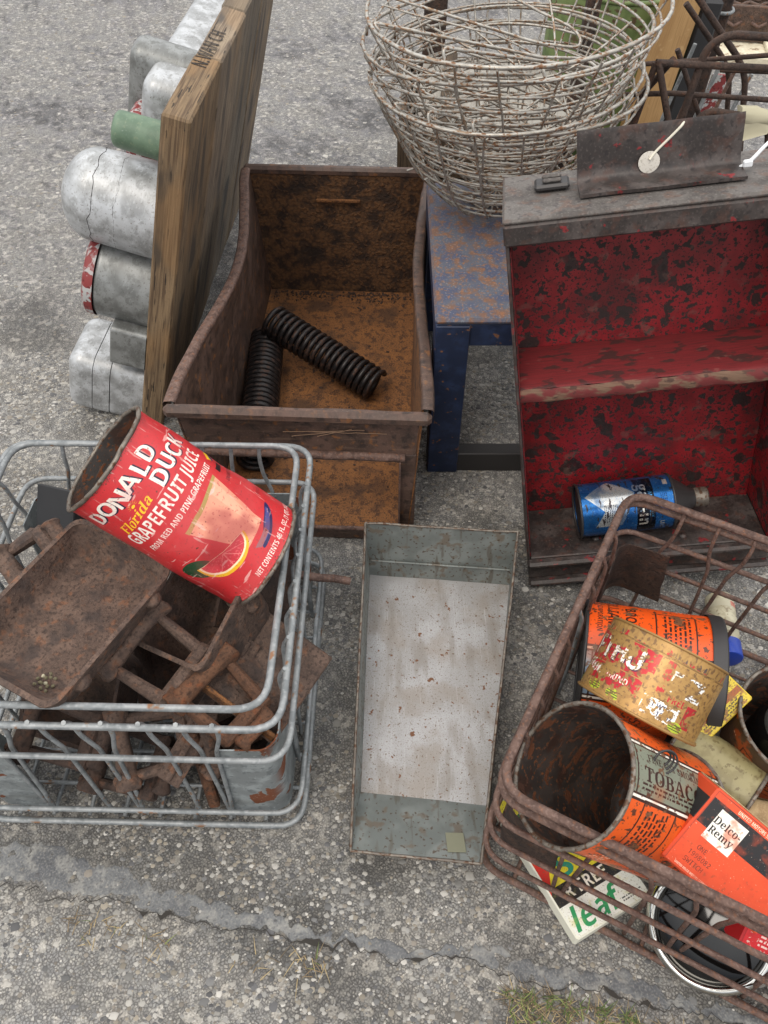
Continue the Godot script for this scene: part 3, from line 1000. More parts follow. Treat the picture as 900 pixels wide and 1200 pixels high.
	p.text("UNITED DELCO MOTORS CORPORATION", 180, 424, 12, C(240, 210, 190), 0.0, 0.8)
	label_mat("label_switch", p.done(), 0.55, 0.0, [
		{"f": 44.0, "o": 4, "lo": 0.86, "hi": 0.90, "c": C(238, 222, 206), "a": 0.95, "s": 5},
		{"f": 5.0, "o": 4, "lo": 0.5, "hi": 0.9, "c": C(196, 66, 34), "a": 0.5},
		{"f": 12.0, "o": 4, "lo": 0.70, "hi": 0.9, "c": C(150, 70, 44), "a": 0.5, "s": 9}])

	# --- oil carton
	p = Painter.new(480, 790, C(228, 212, 52))
	p.rect(0, 530, 480, 100, C(34, 34, 34))
	p.rect(0, 630, 480, 160, C(222, 222, 212))
	p.ell(90, 190, 70, 90, C(36, 92, 52), 0.4)
	p.ell(112, 176, 46, 62, C(228, 212, 52), 0.4)
	p.text("S", 150, 450, 120, C(46, 150, 126), 0.0, 1.3)
	p.poly([Vector2(0, 340), Vector2(60, 450), Vector2(0, 560)], C(200, 48, 38))
	p.text("1 QUART", 300, 130, 24, C(52, 56, 40))
	p.small(270, 160, 140, 4, 9.0, C(52, 56, 40), rng)
	p.text("R FREE", 210, 580, 66, white, 0.0, 0.95)
	p.text("leaf", 180, 712, 118, C(40, 138, 84), 0.0, 1.0, "Droid Sans", 700, 0.25)
	p.small(330, 740, 130, 2, 9.0, C(80, 80, 76), rng)
	label_mat("label_oil", p.done(), 0.5, 0.0, [
		{"f": 6.0, "o": 4, "lo": 0.55, "hi": 0.95, "c": C(196, 184, 96), "a": 0.4},
		{"f": 36.0, "o": 4, "lo": 0.74, "hi": 0.80, "c": C(120, 108, 84), "a": 0.8, "s": 5}])

	# --- blue can
	p = Painter.new(816, 440, C(44, 108, 176))
	for x0 in [0, 408]:
		var lx: float = x0 + 408.0
		for off in [0.0, -816.0]:
			p.poly([Vector2(lx + off - 150, 300), Vector2(lx + off - 60, 180), Vector2(lx + off + 100, 250), Vector2(lx + off + 100, 380), Vector2(lx + off + 20, 330), Vector2(lx + off - 60, 420)], C(206, 208, 208))
			p.small(lx + off - 10, 270, 90, 8, 5.0, C(60, 66, 80), rng)
			p.rect(lx + off - 150, 90, 320, 88, C(24, 26, 32))
			p.text("gas-in", lx + off + 4, 148, 56, white, 0.0, 1.0)
			p.text("ANTIFREEZE", lx + off + 8, 108, 18, C(92, 168, 216), 0.0, 0.9)
			p.rect(lx + off - 120, 16, 34, 22, white)
			p.small(lx + off - 40, 30, 110, 4, 5.0, C(20, 40, 80), rng)
			p.text("LINE", lx + off + 130, 56, 20, white)
	label_mat("label_blue", p.done(), 0.24, 0.75, [
		{"f": 6.0, "o": 4, "lo": 0.4, "hi": 0.8, "c": C(34, 78, 140), "a": 0.5},
		{"f": 26.0, "o": 4, "sx": 3.0, "lo": 0.72, "hi": 0.78, "c": C(66, 60, 62), "a": 0.9, "s": 5},
		{"f": 50.0, "o": 3, "lo": 0.74, "hi": 0.82, "c": C(150, 176, 204), "a": 0.7, "s": 15}])

	# --- red carton, small bottle mark, paper tag, tray sticker
	p = Painter.new(400, 330, C(196, 32, 38))
	p.poly([Vector2(120, 20), Vector2(390, 20), Vector2(390, 170), Vector2(150, 170)], C(228, 220, 204))
	p.text("11 40", 270, 100, 70, C(150, 30, 36))
	p.text("1", 60, 200, 60, white)
	p.small(60, 250, 260, 3, 10.0, C(232, 200, 190), rng)
	label_mat("label_red", p.done(), 0.45, 0.0, [
		{"f": 20.0, "o": 5, "lo": 0.72, "hi": 0.78, "c": C(214, 190, 176), "a": 0.9, "s": 5},
		{"f": 5.0, "o": 4, "lo": 0.5, "hi": 0.9, "c": C(150, 26, 32), "a": 0.5}])
	p = Painter.new(256, 64, C(186, 180, 156))
	p.rect(20, 8, 90, 44, C(190, 120, 104))
	p.small(28, 14, 74, 4, 5.0, C(120, 40, 40), rng)
	label_mat("label_small", p.done(), 0.5, 0.0, [])
	p = Painter.new(128, 128, C(204, 198, 188))
	p.poly([Vector2(30, 60), Vector2(80, 30), Vector2(96, 50), Vector2(40, 96)], C(176, 128, 122))
	p.ell(76, 84, 22, 14, C(214, 206, 150), -0.5)
	label_mat("paper_tag", p.done(), 0.8, 0.0, [{"f": 7.0, "o": 4, "lo": 0.6, "hi": 0.8, "c": C(150, 140, 128), "a": 0.6}])
	mats.paper_tag.uv1_triplanar = true
	mats.paper_tag.uv1_scale = Vector3(40, 40, 40)
	p = Painter.new(300, 220, C(206, 182, 50))
	p.text("OIL", 200, 70, 60, C(60, 66, 34))
	p.rect(0, 130, 300, 30, C(150, 80, 34))
	p.small(30, 172, 230, 3, 8.0, C(70, 66, 34), rng)
	p.ell(70, 70, 40, 34, C(80, 104, 50))
	label_mat("label_yellow", p.done(), 0.5, 0.0, [
		{"f": 6.0, "o": 6, "lo": 0.5, "hi": 0.75, "c": C(140, 92, 44), "a": 0.8},
		{"f": 20.0, "o": 5, "lo": 0.6, "hi": 0.8, "c": C(96, 72, 44), "a": 0.8, "s": 9}])
	tinted("rust_brown", "rust_warm", Color(1.0, 0.86, 0.72))
	plain_mat("sticker", C(128, 128, 108), 0.85)
	plain_mat("carton_orange", C(206, 72, 36), 0.55)
	plain_mat("carton_black", C(34, 32, 34), 0.55)
	plain_mat("carton_white", C(214, 212, 196), 0.6)
	plain_mat("carton_red", C(190, 32, 38), 0.45)
	plain_mat("carton_yellow", C(206, 176, 46), 0.5)
	plain_mat("carton_green_print", C(54, 70, 40), 0.6)

# ---------------------------------------------------------------- the ground
var gn: FastNoiseLite
const BAND_UP := [Vector2(-0.8, -0.385), Vector2(-0.5, -0.31), Vector2(-0.39, -0.283), Vector2(-0.299, -0.262), Vector2(-0.192, -0.234), Vector2(-0.106, -0.207), Vector2(-0.065, -0.196), Vector2(0.12, -0.177), Vector2(0.272, -0.146), Vector2(0.343, -0.126), Vector2(0.6, -0.06), Vector2(0.9, 0.02)]
const BAND_LO := [Vector2(-0.8, -0.31), Vector2(-0.5, -0.25), Vector2(-0.373, -0.226), Vector2(-0.271, -0.214), Vector2(-0.12, -0.185), Vector2(-0.016, -0.174), Vector2(0.086, -0.158), Vector2(0.148, -0.149), Vector2(0.266, -0.123), Vector2(0.335, -0.1), Vector2(0.6, -0.03), Vector2(0.9, 0.06)]

func along(line: Array, x: float) -> float:
	for i in line.size() - 1:
		if x <= line[i + 1].x:
			return lerpf(line[i].y, line[i + 1].y, (x - line[i].x) / (line[i + 1].x - line[i].x))
	return line[-1].y

func ground_y(x: float, z: float) -> float:
	return gn.get_noise_2d(x * 3.0, z * 3.0) * 0.004 + gn.get_noise_2d(x * 14.0 + 50.0, z * 14.0) * 0.0022

func make_ground() -> void:
	gn = FastNoiseLite.new(); gn.seed = 11; gn.frequency = 1.0; gn.fractal_octaves = 3
	var xs := []
	var zs := []
	for i in 201: xs.append(-1.2 + i * 0.014)
	for i in 191: zs.append(0.3 - i * 0.014)
	var step := 0.02
	while xs[-1] < 60.0:
		xs.append(xs[-1] + step); xs.push_front(xs[0] - step)
		step *= 1.16
	step = 0.02
	while zs[-1] > -70.0:
		zs.append(zs[-1] - step); step *= 1.12
	step = 0.04
	while zs[0] < 30.0:
		zs.push_front(zs[0] + step); step *= 1.4
	var m := MB.new()
	var nx := xs.size()
	for z in zs:
		for x in xs:
			m.v.append(Vector3(x, ground_y(x, z), z))
			m.n.append(Vector3.UP)
			m.uv.append(Vector2(x, z))
			# old tar stains and worn, paler patches
			var a: float = gn.get_noise_2d(x * 1.1 + z * 0.9 + 9.0, (z - x * 0.5) * 2.4)
			var b: float = gn.get_noise_2d(x * 5.0 + 31.0, z * 5.0 - 8.0)
			var t := 1.0 - 0.36 * smoothstep(0.02, 0.4, a) - 0.2 * smoothstep(0.1, 0.5, b) + 0.15 * smoothstep(0.0, 0.5, -a)
			var c := 0.06 * smoothstep(0.0, 0.4, -b)
			var bd: float = z - lerpf(along(BAND_UP, x), along(BAND_LO, x), 0.35)
			t *= 1.0 - 0.26 * exp(-bd * bd / 0.0016) * (0.7 + b)
			var far := smoothstep(-0.9, -1.6, z)
			var fine: float = gn.get_noise_2d(x * 34.0 + z * 12.0, z * 22.0)
			t *= 1.0 + lerpf(0.14, 0.95, far) * fine
			t *= lerpf(0.96, 1.10, far)
			m.col.append(Color(t * lerpf(1.01, 1.0, far) + c, t + c * 0.9, t * lerpf(0.98, 1.06, far) + c * 0.75))
	for r in zs.size() - 1:
		for c in nx - 1:
			var k := r * nx + c
			m.ix.append_array([k, k + nx, k + 1, k + 1, k + nx, k + nx + 1])
	struct("ground", m.mesh(), "asphalt")

	# the smoother band of tar laid over a joint
	var rows := []
	var cnt := 620
	for i in cnt + 1:
		var x := lerpf(-0.8, 0.9, float(i) / cnt)
		var zu := along(BAND_UP, x) + gn.get_noise_2d(x * 12.0, 3.0) * 0.014 + gn.get_noise_2d(x * 60.0, 9.0) * 0.007 + gn.get_noise_2d(x * 240.0, 29.0) * 0.003
		var zl := along(BAND_LO, x) + gn.get_noise_2d(x * 11.0, 80.0) * 0.016 + gn.get_noise_2d(x * 50.0, 19.0) * 0.010 + gn.get_noise_2d(x * 240.0, 39.0) * 0.004
		var row := PackedVector3Array()
		for j in 15:
			var t := j / 14.0
			var z := lerpf(zu, lerpf(zu, zl, 0.72), t)
			var up := 0.0016 * sqrt(maxf(0.0, 1.0 - pow(absf(t * 2.0 - 1.0), 6.0))) - 0.001
			row.append(Vector3(x, ground_y(x, z) + up + 0.0012 * gn.get_noise_2d(x * 40.0, z * 60.0), z))
		rows.append(row)
	struct("tar_seam", MB.new().grid(rows).mesh(), "tar_band")

	# dark open crack and grit along the lower edge of the band
	rows = []
	for i in 401:
		var x := lerpf(-0.8, 0.9, i / 400.0)
		var z0 := along(BAND_LO, x) + gn.get_noise_2d(x * 11.0, 80.0) * 0.016 + gn.get_noise_2d(x * 50.0, 19.0) * 0.010 + gn.get_noise_2d(x * 240.0, 39.0) * 0.004
		var w := 0.0004 + 0.010 * maxf(0.0, gn.get_noise_2d(x * 30.0, 44.0) - 0.2)
		z0 = lerpf(along(BAND_UP, x), z0, 0.8)
		rows.append(PackedVector3Array([Vector3(x, ground_y(x, z0) + 0.0028, z0 - w * 0.4), Vector3(x, ground_y(x, z0) + 0.0022, z0 + w)]))
	struct("ground_crack", MB.new().grid(rows).mesh(), "crack")

	# stones set in the surface
	var rng := RandomNumberGenerator.new(); rng.seed = 5
	var shapes := []
	for k in 4:
		var s := MB.new()
		var pr := []
		for q in 5:
			var a := PI / 2 * (1.0 - q / 4.0)
			pr.append(Vector2(maxf(cos(a), 0.001), sin(a) * 0.75))
		s.lathe(pr, 8, Rect2(0, 0, 1, 1), func(p: Vector3) -> Vector3:
			return p * (1.0 + 0.35 * gn.get_noise_3d(p.x * 1.1 + k * 7.0, p.y * 1.1, p.z * 1.1)))
		shapes.append(s.mesh())
	var tones := [C(152, 149, 143), C(138, 136, 132), C(110, 109, 108), C(160, 156, 149), C(140, 132, 119), C(92, 91, 92), C(126, 119, 110), C(178, 174, 167)]
	for k in 4:
		var mm := MultiMesh.new()
		mm.transform_format = MultiMesh.TRANSFORM_3D
		mm.use_colors = true
		mm.mesh = shapes[k]
		var tr := []
		var cs := []
		while tr.size() < 19000:
			var near := tr.size() < 13000
			var x := rng.randf_range(-0.62, 0.66) if near else rng.randf_range(-1.3, 1.2)
			var z := rng.randf_range(-1.05, -0.07) if near else rng.randf_range(-2.9, -0.7)
			var inb := z > along(BAND_UP, x) - 0.002 and z < lerpf(along(BAND_UP, x), along(BAND_LO, x), 0.7)
			if inb and rng.randf() > 0.35:
				continue
			if gn.get_noise_2d(x * 7.0 + 5.0, z * 7.0) < rng.randf_range(-0.5, 0.25):
				continue
			var r := 0.0011 + 0.0022 * pow(rng.randf(), 2.5)
			if rng.randf() < 0.015:
				r = rng.randf_range(0.0035, 0.0055)
			if not near:
				r *= 1.25
			var b := Basis(Vector3.UP, rng.randf() * TAU).scaled(Vector3(r, r * rng.randf_range(0.18, 0.45), r * rng.randf_range(0.65, 1.0)))
			tr.append(Transform3D(b, Vector3(x, ground_y(x, z) - r * 0.06, z)))
			var c: Color = tones[rng.randi() % 8]
			var f := rng.randf_range(0.78, 1.04)
			cs.append(Color(c.r * f, c.g * f, c.b * f).srgb_to_linear())
		mm.instance_count = tr.size()
		for i in tr.size():
			mm.set_instance_transform(i, tr[i]); mm.set_instance_color(i, cs[i])
		var o := MultiMeshInstance3D.new()
		o.multimesh = mm
		o.material_override = mats.pebble
		o.name = numbered("gravel")
		add_child(o)
		o.set_meta("kind", "stuff")
		o.set_meta("label", ["small pale stones bedded in the worn asphalt", "grey stone chips scattered over the worn asphalt", "brownish stone chips set in the worn asphalt", "mixed fine grit lying over the worn asphalt"][k])
		o.set_meta("category", "gravel")

	# weeds and dry stalks in the joint
	var leaf := MB.new()
	var lr := []
	for i in 6:
		var t := i / 5.0
		var w := 0.0008 * (1.0 - t * t) + 0.00005
		lr.append(PackedVector3Array([Vector3(-w, t * 0.021, t * t * 0.011), Vector3(0, t * 0.021, t * t * 0.011 - w * 0.5), Vector3(w, t * 0.021, t * t * 0.011)]))
	leaf.grid(lr)
	var lm := leaf.mesh()
	var beds := [[0.11, 0.235, 560, 0.017], [0.24, 0.34, 160, 0.012], [-0.31, -0.2, 70, 0.012], [-0.14, -0.05, 50, 0.009]]
	for kind in 2:
		var mm := MultiMesh.new()
		mm.transform_format = MultiMesh.TRANSFORM_3D
		mm.use_colors = true
		mm.mesh = lm
		var tr := []
		var cs := []
		for bd in beds:
			var cnt2: int = bd[2]
			if kind == 0:
				cnt2 = int(cnt2 * (0.55 if bd[0] > 0.1 and bd[0] < 0.2 else 0.12))
			for i in cnt2:
				var x := rng.randf_range(bd[0], bd[1])
				var clump: float = gn.get_noise_2d(x * 60.0, 12.0)
				if clump < -0.15 and rng.randf() < 0.8:
					continue
				var z := along(BAND_LO, x) + 0.008 + absf(rng.randfn(0.0, bd[3]))
				var sc := rng.randf_range(0.25, 0.75)
				var lean := rng.randf_range(0.0, 0.9) if kind == 0 else rng.randf_range(0.9, 1.6)
				var b := Basis(Vector3.UP, rng.randf() * TAU) * Basis(Vector3.RIGHT, lean)
				b = b.scaled_local(Vector3(sc, sc, sc) if kind == 0 else Vector3(0.5, sc * 1.3, 0.5))
				tr.append(Transform3D(b, Vector3(x, ground_y(x, z) + 0.001, z)))
				var c: Color = [C(92, 108, 54), C(116, 124, 70), C(74, 88, 46)][rng.randi() % 3] if kind == 0 else [C(160, 142, 106), C(126, 108, 82), C(92, 80, 64)][rng.randi() % 3]
				cs.append(c.srgb_to_linear())
		mm.instance_count = tr.size()
		for i in tr.size():
			mm.set_instance_transform(i, tr[i]); mm.set_instance_color(i, cs[i])
		var o := MultiMeshInstance3D.new()
		o.multimesh = mm
		o.material_override = mats.grass_blade
		o.name = "grass" if kind == 0 else "dry_grass"
		add_child(o)
		o.set_meta("kind", "stuff")
		o.set_meta("label", "green weeds sprouting from the joint in the asphalt" if kind == 0 else "dry straw and grit caught along the joint in the asphalt")
		o.set_meta("category", "weeds" if kind == 0 else "straw")

# ---------------------------------------------------------------- board, bin, stand, baskets, cabinet, tray
func make_board() -> void:
	var x := Vector3(0.962, -0.264, 0.068)
	var y := Vector3(0.265, 0.964, 0.0).normalized()
	x = (x - y * x.dot(y)).normalized()
	var z := x.cross(y)
	var t := thing("pattern_board", "tall weathered plank board leaning on the rusty bin, silver wooden shapes on its back", "board", Transform3D(Basis(x, y, z), Vector3(-0.329, 0.0, -0.879)))
	var w := 0.1665
	for k in 4:
		var m := MB.new()
		var zc := -w * (k + 0.5)
		m.box(Vector3(-0.016 + [0.0, 0.0012, -0.0006, 0.0005][k], 0.2325, zc), Vector3(0.032, 0.465 - [0.0, 0.001, 0.0, 0.002][k], w - 0.0012), 0.0025)
		part(t, "plank", m.mesh(), ["old_board_edge", "old_board", "old_board_grey", "old_board"][k])
	# scrawl along the top edge
	var tm := TextMesh.new()
	var f := SystemFont.new(); f.font_names = PackedStringArray(["Droid Sans"])
	tm.font = f; tm.font_size = 32; tm.pixel_size = 0.00075; tm.depth = 0.0; tm.text = "N.WAN CH"
	var tx := part(t, "lettering", tm, "ink")
	tx.transform = Transform3D(Basis(Vector3(0.02, 0, -1).normalized(), Vector3(-1, 0, 0), Vector3(0, 1, 0)), Vector3(-0.019, 0.4657, -0.19))
	var out := Basis(Vector3(0, 0, 1), PI / 2)   # turns +y to -x, out of the back of the board
	# big domed boss in three layers
	var pr := []
	for q in 11:
		var a := q / 10.0 * PI / 2
		pr.append(Vector2(maxf(0.0001, sin(a) * 0.056), 0.083 + cos(a) * 0.042))
	pr.append_array([Vector2(0.0562, 0.0718), Vector2(0.0563, 0.0700), Vector2(0.0572, 0.0458), Vector2(0.0573, 0.0440), Vector2(0.0582, 0.0)])
	part(t, "domed_boss", MB.new().lathe(pr, 40).move(Transform3D(out, Vector3(-0.032, 0.306, -0.068))).mesh(), "silver_paint")
	for q in [[0.0560, 0.079], [0.0567, 0.050]]:
		var cr := []
		for s in 48:
			var a := TAU * s / 48
			cr.append(Vector3(sin(a) * q[0], q[1] + 0.005 * jn.get_noise_2d(sin(a) * 2.2 + q[1] * 90.0, cos(a) * 2.2), cos(a) * q[0]))
		part(t, "crack", MB.new().tube(cr, 0.00045, 4, true).move(Transform3D(out, Vector3(-0.032, 0.306, -0.068))).mesh(), "ink")
	part(t, "core_print", MB.new().lathe([Vector2(0.0001, 0.062), Vector2(0.016, 0.062), Vector2(0.0195, 0.0595), Vector2(0.0205, 0.055), Vector2(0.022, 0.0)], 28).move(Transform3D(out, Vector3(-0.032, 0.405, -0.055))).mesh(), "green_paint", "faded green wooden peg")
	part(t, "drum", MB.new().lathe([Vector2(0.0001, 0.074), Vector2(0.0545, 0.074), Vector2(0.0570, 0.0715), Vector2(0.0575, 0.068), Vector2(0.0580, 0.0)], 40).move(Transform3D(out, Vector3(-0.032, 0.197, -0.066))).mesh(), "silver_dull")
	part(t, "drum_cap", MB.new().lathe([Vector2(0.0001, 0.089), Vector2(0.0515, 0.089), Vector2(0.0550, 0.0875), Vector2(0.0580, 0.084), Vector2(0.0587, 0.0742)], 40).move(Transform3D(out, Vector3(-0.032, 0.197, -0.066))).mesh(), "red_worn", "disc with silver paint worn to red")
	part(t, "step_block", pillow(Vector3(-0.056, 0.128, -0.036), Vector3(0.048, 0.062, 0.07), 0.006, 0.003), "silver_dull")
	part(t, "lower_boss", pillow(Vector3(-0.0565, 0.030, -0.066), Vector3(0.049, 0.1, 0.11), 0.02, 0.0015), "silver_paint")
	part(t, "lower_boss_layer", pillow(Vector3(-0.0935, 0.030, -0.066), Vector3(0.024, 0.101, 0.111), 0.021, 0.0015), "silver_paint")
	part(t, "lower_boss_cap", pillow(Vector3(-0.1245, 0.030, -0.066), Vector3(0.037, 0.101, 0.111), 0.022, 0.02), "silver_paint")
	part(t, "upper_beam", pillow(Vector3(-0.058, 0.405, -0.37), Vector3(0.051, 0.07, 0.5), 0.022, 0.016), "silver_paint")
	part(t, "upright_block", pillow(Vector3(-0.072, 0.392, -0.20), Vector3(0.08, 0.115, 0.055), 0.02, 0.014), "silver_dull")
	part(t, "red_block", MB.new().box(Vector3(-0.066, 0.36, -0.15), Vector3(0.066, 0.06, 0.05), 0.006).mesh(), "red_worn", "block with worn red paint")

# block with rounded outline, its outer end (towards -x) rounded over by «over»
func pillow(c: Vector3, size: Vector3, r: float, over: float) -> Mesh:
	var rows := [rrect(size.y, size.z, r, 0.0, 6)]
	for q in 7:
		var a := PI / 2 * q / 6.0
		var ins := over * (1.0 - cos(a))
		rows.append(rrect(size.y - ins * 2.0, size.z - ins * 2.0, maxf(r - ins, 0.001), size.x - over + over * sin(a), 6))
	rows.append(rrect(0.002, 0.002, 0.0008, size.x + 0.0004, 6))
	var b := Basis(Vector3(0, 1, 0), Vector3(-1, 0, 0), Vector3(0, 0, 1))
	return MB.new().grid(rows, true).move(Transform3D(b, c + Vector3(size.x / 2, 0, 0))).mesh()

func helix(r: float, wire: float, pitch: float, turns: float) -> Mesh:
	var pts := []
	var cnt := int(turns * 18)
	for i in cnt + 1:
		var a := i / 18.0 * TAU
		var y := pitch * i / 18.0
		# closed, flattened end coils
		y = clampf(y, 0.0, 1e9)
		pts.append(Vector3(cos(a) * r, y, sin(a) * r))
	return MB.new().tube(pts, wire, 7).mesh()

func make_bin() -> void:
	var z := Vector3(-0.047, 0, 0.9989)
	var x := Vector3(0.9989, 0, 0.047)
	var t := thing("rusty_bin", "deep rusty steel hopper bin with buckled sides and open front slot", "bin", Transform3D(Basis(x, Vector3.UP, z), Vector3(-0.097, 0.0, -0.68)))
	var D := 0.532
	var H := 0.22
	var side := func(s: int, tt: float, y: float) -> Vector3:
		var yy := y / H
		var bul := (0.025 if s < 0 else 0.014) * pow(sin(PI * pow(tt, 1.25)), 1.4) * pow(yy, 1.6)
		var dip := (0.016 if s < 0 else 0.012) * pow(sin(PI * pow(tt, 1.15)), 2.0) * yy
		return Vector3(s * (lerpf(0.140, 0.136, tt) - bul - 0.012 * (1.0 - yy)), y - dip, -tt * D)
	for s in [-1, 1]:
		var rows := []
		for i in 25:
			var row := PackedVector3Array()
			for j in 9:
				row.append(wob(side.call(s, i / 24.0, H * j / 8.0), 0.0016, 14.0))
			if s > 0:
				row.reverse()
			rows.append(row)
		part(t, "side_wall", MB.new().shell(rows, 0.0016).mesh(), "rust_skin" if s < 0 else "rust_orange")
		# flat flanged rim along the top
		var prof := []
		for i in 25:
			var p: Vector3 = side.call(s, i / 24.0, H)
			p = wob(p, 0.0016, 14.0)
			prof.append(PackedVector3Array([p + Vector3(-s * 0.001, -0.001, 0), p + Vector3(-s * 0.0015, 0.0035, 0), p + Vector3(s * 0.002, 0.0055, 0), p + Vector3(s * 0.011, 0.0045, 0), p + Vector3(s * 0.0135, 0.001, 0), p + Vector3(s * 0.0125, -0.009, 0)]))
		part(t, "side_rim", MB.new().grid(prof).mesh(), "rust_wire" if s < 0 else "rust_skin")
	var back := []
	for i in 13:
		var row := PackedVector3Array()
		for j in 9:
			var y := H * j / 8.0
			row.append(wob(Vector3(lerpf(-1.0, 1.0, i / 12.0) * (0.1375 - 0.012 * (1.0 - y / H)), y, -D), 0.0016, 14.0))
		back.append(row)
	part(t, "back_wall", MB.new().shell(back, 0.0016).mesh(), "rust_flaking")
	part(t, "back_rim", MB.new().box(Vector3(0, H - 0.001, -D - 0.006), Vector3(0.292, 0.014, 0.014), 0.004).mesh(), "rust_skin")
	part(t, "handle_slot", MB.new().box(Vector3(0.0, 0.175, -D + 0.004), Vector3(0.07, 0.006, 0.004), 0.0015).mesh(), "rust_orange")
	part(t, "bottom", MB.new().box(Vector3(0, 0.004, -D / 2 + 0.004), Vector3(0.262, 0.006, D + 0.004), 0.001).mesh(), "rust_orange")
	# front: band with rolled edges above the open slot, posts at its sides, low lip below
	var fr := []
	for i in 15:
		var row := PackedVector3Array()
		for j in 7:
			row.append(wob(Vector3(lerpf(-0.139, 0.139, i / 14.0) * lerpf(0.965, 1.0, j / 6.0), lerpf(0.152, H, j / 6.0), 0.0), 0.0015, 16.0))
		fr.append(row)
	part(t, "front_band", MB.new().shell(fr, 0.0018).mesh(), "rust_skin")
	part(t, "front_rim", MB.new().box(Vector3(0, H - 0.003, 0.007), Vector3(0.302, 0.017, 0.014), 0.005).mesh(), "rust_skin")
	part(t, "slot_edge", MB.new().tube(wobble_path(cut(Vector3(-0.13, 0.15, 0.003), Vector3(0.122, 0.15, 0.003), 12), 0.0012, 18.0), 0.0055, 8).mesh(), "rust_wire")
	for s in [-1, 1]:
		part(t, "front_post", MB.new().box(Vector3(s * 0.1255, 0.077, -0.0025), Vector3(0.021, 0.146, 0.003), 0.001).mesh(), "rust_skin")
		part(t, "slot_flange", MB.new().box(Vector3(s * 0.1165, 0.079, 0.004), Vector3(0.0022, 0.136, 0.012), 0.0008).mesh(), "rust_wire")
	part(t, "lip_edge", MB.new().tube(wobble_path(cut(Vector3(-0.128, 0.0205, 0.009), Vector3(0.128, 0.0205, 0.009), 10), 0.001, 18.0), 0.0032, 6).mesh(), "rust_wire")
	part(t, "front_lip", MB.new().box(Vector3(0, 0.0105, 0.009), Vector3(0.258, 0.019, 0.004), 0.0015).mesh(), "rust_skin")
	# scratched wire marks and straw on the band
	for q in [[-0.02, 0.185, 0.075, 0.191], [-0.01, 0.178, 0.05, 0.190], [0.012, 0.187, 0.1, 0.186], [0.02, 0.180, 0.06, 0.192]]:
		part(t, "scratch", MB.new().tube(wobble_path(cut(Vector3(q[0], q[1], 0.0018), Vector3(q[2], q[3], 0.0018), 10), 0.0012, 30.0), 0.0005, 4).mesh(), "pale_scratch")

	# flakes of rust swept into the back corners
	var rng := RandomNumberGenerator.new(); rng.seed = 8
	var dm := MB.new()
	for i in 240:
		var e := 0.06 * (1.0 if rng.randf() < 0.5 else -1.0)
		var fp := Vector3(clampf(e + rng.randfn(0.0, 0.035), -0.115, 0.118), 0.008, -D + 0.008 + absf(rng.randfn(0.0, 0.013)))
		if i > 190:
			fp = Vector3(rng.randf_range(-0.11, 0.11), 0.008, rng.randf_range(-D + 0.02, -0.02))
		var fs := rng.randf_range(0.001, 0.0034)
		dm.box(fp, Vector3(fs * 1.6, fs * 0.7, fs), fs * 0.2, Basis(Vector3(rng.randf(), 1.0, rng.randf()).normalized(), rng.randf() * TAU))
	var fl := part(t, "rust_flakes", dm.mesh(), "rust_dark")
	fl.set_meta("kind", "stuff")

	var h := helix(0.0228, 0.0043, 0.0097, 26.5)
	var a := thing("coil_spring", "long black coil spring running straight down the left side of the bin", "spring", frame_at(Vector3(-0.177, 0.0345, -0.775), Vector3(-0.006, 0.006, -0.26)), "coil springs lying in the rusty bin")
	part(a, "coil", h, "spring_steel")
	var b := thing("coil_spring", "shorter black coil spring lying slantwise with its open end showing", "spring", frame_at(Vector3(-0.012, 0.0335, -0.932), Vector3(-0.160, 0.045, -0.098)), "coil springs lying in the rusty bin")
	part(b, "coil", helix(0.0225, 0.0043, 0.0098, 19.5), "spring_steel")

func make_stand() -> void:
	var t := thing("steel_stand", "blue painted steel stand with rusty top between the bin and red cabinet", "stand", Transform3D(Basis(), Vector3(0.21, 0, -0.945)))
	part(t, "top_plate", MB.new().box(Vector3(0, 0.258, 0), Vector3(0.3, 0.008, 0.318), 0.003).mesh(), "blue_worn", "rusty worn top plate")
	part(t, "front_rail", MB.new().box(Vector3(0, 0.238, 0.155), Vector3(0.296, 0.032, 0.004), 0.001).mesh(), "blue_paint")
	part(t, "back_rail", MB.new().box(Vector3(0, 0.238, -0.155), Vector3(0.296, 0.032, 0.004), 0.001).mesh(), "blue_paint")
	for s in [-1, 1]:
		part(t, "side_rail", MB.new().box(Vector3(s * 0.147, 0.238, 0), Vector3(0.004, 0.032, 0.305), 0.001).mesh(), "blue_paint")
		for q in [-1, 1]:
			var m := MB.new()
			m.box(Vector3(s * 0.1285, 0.1275, q * 0.1585), Vector3(0.041, 0.251, 0.0035), 0.001)
			m.box(Vector3(s * 0.1475, 0.1275, q * 0.137), Vector3(0.0035, 0.251, 0.039), 0.001)
			part(t, "leg", m.mesh(), "blue_paint")
	part(t, "bottom_rail", MB.new().box(Vector3(0, 0.018, 0.1535), Vector3(0.294, 0.034, 0.006), 0.001).mesh(), "dark_steel")
	part(t, "bottom_plate", MB.new().box(Vector3(0.0, 0.004, 0.128), Vector3(0.26, 0.005, 0.042), 0.001).mesh(), "dark_steel")

